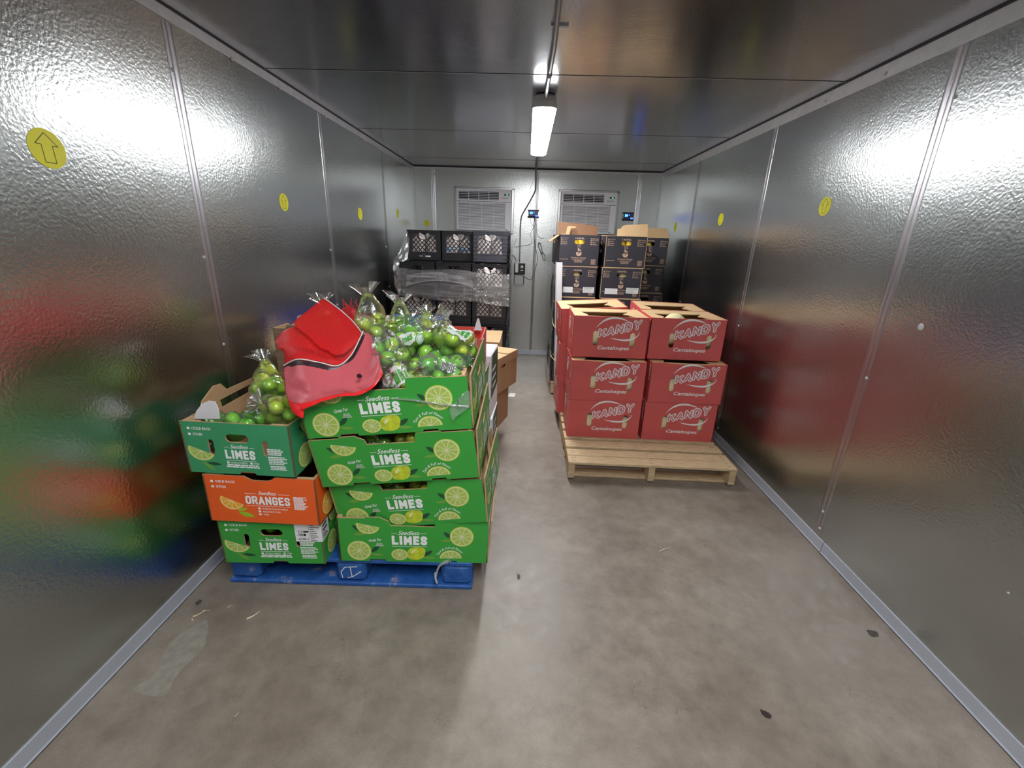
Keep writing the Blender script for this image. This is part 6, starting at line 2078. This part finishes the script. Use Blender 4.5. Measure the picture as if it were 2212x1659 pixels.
# paper labels on the second tier
k = 0
for nm, us in (('aisle side', ((0.058, 0.040, 0.088), (0.236, 0.042, 0.100))), ('middle', ((0.040, 0.038, 0.112), (0.228, 0.048, 0.108)))):
    for (u, v, w_) in us:
        T = boxes[(nm, 3)].matrix_world @ side_T('front', BW, BD)
        mb = MB(); rect(mb, T, u, v, u + w_, v + 0.050, 'paper', 0.0016)
        if u > 0.2:
            fine_print(mb, T, u + 0.008, v + 0.036, w_ - 0.02, 1, 0.01, 0.010, 'print_grey', 0.05, 61 + k, w=0.002)
            fine_print(mb, T, u + 0.008, v + 0.026, w_ - 0.02, 3, 0.009, 0.003, 'print_grey', 0.4, 71 + k, w=0.002)
        tag(mb.build('paper_label'), ('blank' if u < 0.2 else 'printed') + ' white label stuck on the second tier %s black carton' % nm, 'label')
        k += 1
T = boxes[('aisle side', 2)].matrix_world @ side_T('front', BW, BD)
mb = MB(); put_text(mb, T, 'SQUASH', 0.044, BH - 0.040, 0.075, 0.012, 'print_white', 0.0012, bold=0.03)
for i_ in range(8):
    rect(mb, T, 0.035, 0.03 + i_ * 0.009, 0.075, 0.034 + i_ * 0.009, 'print_white', 0.0012)
c = mb.build('printed_lettering', boxes[('aisle side', 2)]); c.matrix_parent_inverse = boxes[('aisle side', 2)].matrix_world.inverted(); c['label'] = 'white lettering and bars'
# corner post, straps, black side wrap
mb = MB()
p0, p1 = Vector((0.338, 3.842, 0.001)), Vector((0.285, 3.858, 1.228))
ax = (p1 - p0).normalized()
for (a, b_, c_, d_) in ((-0.028, 0.028, -0.003, 0.003), (-0.028, -0.022, -0.003, 0.045)):
    v = [p0 + Vector((a, c_, 0)), p0 + Vector((b_, c_, 0)), p0 + Vector((b_, d_, 0)), p0 + Vector((a, d_, 0)), p1 + Vector((a, c_, 0)), p1 + Vector((b_, c_, 0)), p1 + Vector((b_, d_, 0)), p1 + Vector((a, d_, 0))]
    mb.add(v, [(0, 3, 2, 1), (4, 5, 6, 7), (0, 1, 5, 4), (1, 2, 6, 5), (2, 3, 7, 6), (3, 0, 4, 7)], 'white_board')
tag(mb.build('corner_post'), 'tall white cardboard corner post leaning on the black carton stack', 'corner post')
mb = MB()
for z0, xx in ((0.66, 0.31), (0.36, 0.322)):
    q = [(0.60, 3.935, z0 - 0.01), (0.42, 3.92, z0), (xx - 0.005, 3.835, z0 + 0.005), (xx - 0.032, 3.84, z0 + 0.012), (0.266, 3.92, z0 + 0.03), (0.268, 4.05, z0 + 0.05), (0.268, 4.4, z0 + 0.06), (0.268, 4.8, z0 + 0.05)]
    mb.tube(smooth_path(q, 6), 0.003, 'strap_yellow', 6)
tag(mb.build('yellow_straps'), 'loose yellow straps tied round the white corner post', 'strap')
mb = MB()
rows = []
for i in range(34):
    z = 0.10 + 1.10 * i / 33
    rows.append([(0.262 + 0.006 * noise.noise(Vector((y * 7, z * 22, 0))) - 0.015 * math.sin(z * 5) ** 2 * (y > 4.2), y, z) for y in [3.93 + 0.9 * j / 20 for j in range(21)]])
mb.grid(rows, 'film_side')
tag(mb.build('side_wrap'), 'stretch wrap over the aisle side of the black carton stack', 'plastic film')

# ================================================================== MILK CRATES
CW, CH = 0.330, 0.278


def crate_mesh(mat, ribs=False, emblem=False):
    mb = MB()
    W_, t = CW, 0.006
    wx0, wx1, wz0, wz1 = 0.046, W_ - 0.046, 0.076, 0.232
    for sd in ('front', 'back', 'left', 'right'):
        T = side_T(sd, W_, W_)
        hb = [(wx0, wz0), (wx1, wz0), (wx1, wz1 - 0.02), (wx1 - 0.018, wz1), (W_ / 2 + 0.062, wz1), (W_ / 2 + 0.056, wz1 + 0.006), (W_ / 2 + 0.045, wz1 + 0.018), (W_ / 2 - 0.045, wz1 + 0.018), (W_ / 2 - 0.056, wz1 + 0.006), (W_ / 2 - 0.062, wz1), (wx0 + 0.018, wz1), (wx0, wz1 - 0.02)]
        mb.panel(T, [(0, 0), (W_, 0), (W_, CH), (0, CH)], [hb], t, mat, mat, mat)
        # diagonal lattice in the window
        def inside(x, z):
            if not (wx0 <= x <= wx1 and wz0 <= z <= wz1): return False
            if abs(x - W_ / 2) < 0.058 - (wz1 - z) * 0.35 and z > wz1 - 0.046: return False
            return True
        for sgn in (1, -1):
            for k in range(-9, 15):
                pts = []
                for s in range(60):
                    x = wx0 + (wx1 - wx0) * s / 59
                    z = wz0 + sgn * (x - W_ / 2) * 1.12 + 0.046 * k + 0.018
                    if inside(x, z): pts.append((x, z))
                if len(pts) > 4:
                    line(mb, T, pts[0][0], pts[0][1], pts[-1][0], pts[-1][1], 0.0075, mat, -0.002)
                    line(mb, T, pts[-1][0], pts[-1][1], pts[0][0], pts[0][1], 0.0075, mat, -0.006)
        # handle rim
        loop = arc_pts(W_ / 2, wz1 + 0.004, 0.062, 0.050, PI, 2 * PI, 12)
        for i in range(len(loop) - 1):
            line(mb, T, loop[i][0], loop[i][1], loop[i + 1][0], loop[i + 1][1], 0.009, mat, -0.001)
        # ribs on corner posts, rim and base
        for i in range(7):
            z = 0.03 + i * 0.036
            for x in (0.004, W_ - 0.044):
                mb.box(x, x + 0.040, z, z + 0.0035, 0, 0.004, mat, T)
        for z in (CH - 0.004, CH - 0.024, 0.066, 0.002):
            mb.box(0, W_, z, z + 0.004, 0, 0.005 if z > 0.07 or z < .01 else 0.003, mat, T)
        for i in range(22):
            x = 0.008 + i * (W_ - 0.02) / 21
            mb.box(x, x + 0.003, CH - 0.022, CH - 0.002, 0, 0.004, mat, T)
        if emblem and sd == 'front':
            for (a, b_, c_, d_) in ((-0.055, 0.034, -0.020, 0.038), (-0.022, 0.028, 0.006, 0.048), (0.012, 0.030, 0.060, 0.041)):
                rect(mb, T, W_ / 2 + a, b_, W_ / 2 + c_, d_, 'paper', 0.0022)
            citrus_ = arc_pts(W_ / 2 - 0.008, 0.038, 0.014, 0.013, 0, 2 * PI, 8)[:-1]
            mb.poly(T, citrus_, 'paper', 0.0022)
    mb.box(-W_ / 2 + t, W_ / 2 - t, -W_ / 2 + t, W_ / 2 - t, 0.004, 0.010, mat)
    return mb


me_c = crate_mesh('crate').mesh('milk_crate')
me_ce = crate_mesh('crate', emblem=True).mesh('milk_crate')
me_cg = crate_mesh('crate_grey').mesh('milk_crate')


def jug_mesh(label):
    mb = MB()
    hs = 0.0755
    prof = [(0.60, 0.0), (0.98, 0.006), (1.0, 0.012), (1.0, 0.165), (0.97, 0.185), (0.85, 0.208), (0.60, 0.228), (0.30, 0.238), (0.27, 0.242), (0.27, 0.250)]
    n = 24
    v, f = [], []
    for (s, z) in prof:
        e_ = 4.0 if z < 0.17 else 2.5
        for k_ in range(n):
            a = 2 * PI * k_ / n
            c_, s_ = math.cos(a), math.sin(a)
            rr_ = (abs(c_) ** e_ + abs(s_) ** e_) ** (-1 / e_)
            v.append((hs * s * rr_ * c_, hs * s * rr_ * s_, z))
    for i in range(len(prof) - 1):
        for k_ in range(n):
            f.append((i * n + k_, i * n + (k_ + 1) % n, (i + 1) * n + (k_ + 1) % n, (i + 1) * n + k_))
    f.append(tuple(range(n)))
    mb.add(v, f, 'jug', None, True)
    mb.tube(smooth_path([(0.02, -0.045, 0.222), (0.03, -0.062, 0.215), (0.03, -0.070, 0.185), (0.03, -0.068, 0.165)], 4), 0.010, 'jug', 8)
    mb.lathe([(0.020, 0.250), (0.021, 0.262), (0.0001, 0.263)], 'jug_label' if label else 'jug', 16)
    if label:
        mb.box(-0.060, -0.006, -0.0772, -0.0755, 0.075, 0.115, 'jug_label')
        mb.box(0.010, 0.055, -0.0772, -0.0755, 0.088, 0.115, 'jug_label')
        mb.box(-0.060, 0.055, -0.0776, -0.0772, 0.100, 0.106, 'paper')
    return mb.mesh('milk_jug')


me_j, me_jl = jug_mesh(False), jug_mesh(True)


def crate(x, y, z, label, me=me_c, rz=0.0, jugs=0, jug_lab=False, where=''):
    T = TR(x, y, z, rz=rz) @ fr(CW)
    o = bpy.data.objects.new('milk_crate', me); COL.objects.link(o); o.matrix_world = T
    tag(o, label, 'milk crate')
    if jugs:
        for s in (-0.0775, 0.0775):
            j = bpy.data.objects.new('milk_jug', me_jl if jug_lab else me_j); COL.objects.link(j)
            j.matrix_world = T @ Matrix.Translation((s, -CW / 2 + 0.093, 0.011))
            tag(j, 'milk jug inside the ' + where, 'milk jug', 'milk jugs in the ' + where)


colx = {'wall side': -0.998, 'centre': -0.664, 'aisle side': -0.330}
crate(-0.996, 4.425, 1.183, 'black milk crate with pale emblem, wall side end of the top row', me_ce, jugs=1, where='emblem crate of the top row')
crate(-0.663, 4.425, 1.183, 'black milk crate in the middle of the top row', jugs=1, jug_lab=True, where='middle crate of the top row')
crate(-0.345, 4.335, 1.186, 'charcoal milk crate turned slightly at the aisle end of the top row', me_cg, rz=-3.0, jugs=1, where='charcoal crate of the top row')
tn_ = ['second row down', 'third row down', 'fourth row down', 'bottom row']
for i in range(4):
    z = 1.180 - 0.001 - CH * (i + 1)
    for nm, x in colx.items():
        full = i == 1 or (i == 0 and nm == 'aisle side') or (i == 2 and nm == 'aisle side')
        crate(x, 4.12, z, 'black milk crate, %s, %s column of the front stack' % (tn_[i], nm), jugs=1 if full else 0, jug_lab=(nm == 'wall side'), where='%s %s front crate' % (tn_[i], nm))
        crate(x, 4.12 + 0.334, z, 'black milk crate, %s, %s column of the stack behind' % (tn_[i], nm))
    crate(colx['aisle side'], 4.12 + 0.668, z, 'black milk crate, %s, nearest the back wall at the aisle side' % tn_[i])
mb = MB(); mb.bbox(-1.170, -0.160, 4.115, 5.13, 0.0, 0.066, 0.008, 'crate')
for i in range(8):
    mb.box(-1.13 + i * 0.122, -1.06 + i * 0.122, 4.112, 4.116, 0.012, 0.054, 'crate_grey')
tag(mb.build('plastic_pallet'), 'low black plastic pallet under the milk crates', 'pallet')

# stretch wrap band round the second row, with a loose tail by the wall
mb = MB()
y0 = 4.098
cols_ = 60
rows = []
for i in range(26):
    s = i / 25
    row = []
    for j in range(cols_ + 1):
        t = j / cols_
        x = -1.185 + (1.185 - 0.145) * t
        zt_ = 1.128 - 0.030 * t - 0.012 * math.sin(t * 9)
        zb_ = 0.868 - 0.06 * t + 0.01 * math.sin(t * 12)
        z = zb_ + (zt_ - zb_) * s
        yy = y0 + 0.004 * noise.noise(Vector((x * 3, z * 60, 0))) + 0.004 * noise.noise(Vector((x * 12, z * 30, 4)))
        row.append((x, yy, z))
    rows.append(row)
mb.grid(rows, 'film_wrap')
# wrap side on the aisle
rows = []
for i in range(26):
    s = i / 25
    rows.append([(-0.145 + 0.006 * noise.noise(Vector((yy * 8, s * 20, 2))), yy, 0.80 + (1.40 - 0.80) * s - (0.25 if yy < 4.2 else 0) * s * 0.6) for yy in [4.10 + 0.9 * j / 12 for j in range(13)]])
mb.grid(rows, 'film_wrap')
# folded upper edge: a second loose layer arching over
rows = []
for i in range(8):
    s = i / 7
    rows.append([Vector((-1.10 + 0.62 * j / 24, 4.088 + 0.003 * math.sin(j), 0.965 + 0.055 * math.sin(PI * j / 24) + 0.09 * s * (1 - 0.3 * j / 24) + 0.002 * math.sin(i * 3 + j))) for j in range(25)])
mb.grid(rows, 'film_wrap')
q = [(-1.10, 4.086, 0.962), (-0.98, 4.085, 1.0), (-0.80, 4.085, 1.022), (-0.64, 4.085, 1.010), (-0.50, 4.085, 0.985)]
mb.tube(smooth_path(q, 6), 0.004, 'film_clear', 6)
q = [atY(px, py, 4.08) for px, py in ((1035, 598), (1045, 585), (1060, 584), (1072, 592))]
mb.tube(smooth_path(q, 6), 0.004, 'film_clear', 6)
q = [atY(px, py, 4.08) for px, py in ((1040, 600), (1048, 615), (1047, 630), (1042, 638), (1044, 650))]
mb.tube(smooth_path(q, 6), 0.0045, 'film_clear', 6)
tag(mb.build('stretch_wrap'), 'wrinkled clear stretch wrap banded round the second row of milk crates', 'plastic film')
mb = MB()
rows = [[(880, 500), (884, 520), (882, 556)], [(872, 520), (876, 540), (878, 560)], [(862, 545), (868, 556), (870, 566)], [(850, 562), (856, 570), (862, 575)], [(850, 590), (857, 596), (860, 600)], [(853, 615), (860, 618), (864, 615)], [(858, 640), (862, 638), (865, 625)]]
mb.grid(patch(rows, [[4.16, 4.14, 4.12]] * 7, 5, 20, 0.012), 'film_clear')
tag(mb.build('loose_wrap_tail'), 'loose tail of stretch wrap hanging beside the wall end of the crates', 'plastic film')

# ================================================================== FLOOR LITTER
mb = MB(); p = atZ(1105, 853.5, 0.0)
mb.panel(Matrix.Translation((p.x, p.y, 0.0015)) @ Matrix.Rotation(0.12, 4, 'Z'), [(-0.045, -0.045), (0.022, -0.052), (0.045, 0.045), (-0.012, 0.05)], [], 0.001, 'paper', 'paper', 'paper')
rect(mb, Matrix.Translation((p.x, p.y, 0.0015)), -0.035, -0.038, -0.010, -0.028, 'print_grey', 0.0004)
tag(mb.build('paper_card'), 'small white card lying on the floor in the aisle', 'card')


def splinter(pts, r0, label, mat='straw'):
    q = [atZ(px, py, 0.003) for px, py in pts]
    s_ = smooth_path(q, 4)
    mb = MB()
    mb.tube(s_, r0, mat, 6, radii=[r0 * (1 - 0.65 * i / (len(s_) - 1)) for i in range(len(s_))])
    tag(mb.build('wood_splinter'), label, 'splinter')


splinter([(533, 1337), (548, 1330), (562, 1320)], 0.0042, 'longest pale wood splinter on the floor before the blue pallet')
splinter([(417, 1332), (428, 1328), (437, 1322), (444, 1320)], 0.0030, 'pale bent splinter near the left kickplate')
splinter([(438, 1319), (444, 1318), (453, 1319)], 0.0016, 'thin pale splinter tip beside the bent one')
splinter([(415, 1336), (416, 1341), (420, 1338)], 0.0020, 'tiny curled wood chip near the left kickplate')
splinter([(491, 1312), (497, 1309), (503, 1306)], 0.0016, 'short pale splinter between the bent one and the longest one')
splinter([(506, 1548), (511, 1544), (516, 1538)], 0.0014, 'lone pale splinter on the open floor, nearest the camera')
splinter([(1424, 1192), (1434, 1187), (1446, 1184)], 0.0030, 'pale wood sliver on the floor before the wooden pallet')
mb = MB(); p = atZ(1656, 1544, 0.0)
T = Matrix.Translation((p.x, p.y, 0.003)) @ Matrix.Rotation(-0.4, 4, 'Z')
mb.panel(T, [(-0.014, -0.004), (-0.004, -0.011), (0.010, -0.008), (0.014, 0.001), (0.006, 0.008), (-0.006, 0.009), (-0.018, 0.008)], [], 0.0025, 'leaf_dry', 'leaf_dry', 'leaf_dry')
tag(mb.build('dry_leaf'), 'small dark shrivelled leaf alone on the bare floor', 'leaf')
# worn pale patches and scuffs are part of the slab
mb = MB()
def stain(px, mat, seed=0, h=0.0004):
    q = [atZ(x, y, 0) for x, y in px]
    q = smooth_path(q + [q[0]], 4)[:-1]
    q = [Vector((a.x + 0.006 * noise.noise(a * 40), a.y + 0.006 * noise.noise(a * 40 + Vector((5, 5, 5))), 0)) for a in q]
    mb.poly(Matrix.Identity(4), [(a.x, a.y) for a in q][::-1], mat, h)
stain([(440, 1342), (449, 1344), (444, 1390), (420, 1420), (390, 1450), (370, 1480), (350, 1503), (288, 1490), (340, 1450), (360, 1400), (395, 1365)], 'patch', h=0.0003)
stain([(1870, 1362), (1885, 1362), (1898, 1368), (1890, 1378), (1878, 1372)], 'scuff')
stain([(1118, 1240), (1124, 1244), (1122, 1252), (1117, 1248)], 'scuff')
stain([(420, 1303), (432, 1296), (436, 1300), (424, 1308)], 'scuff')
struct(mb.build('floor_stains'))
print('objects', len(bpy.data.objects))
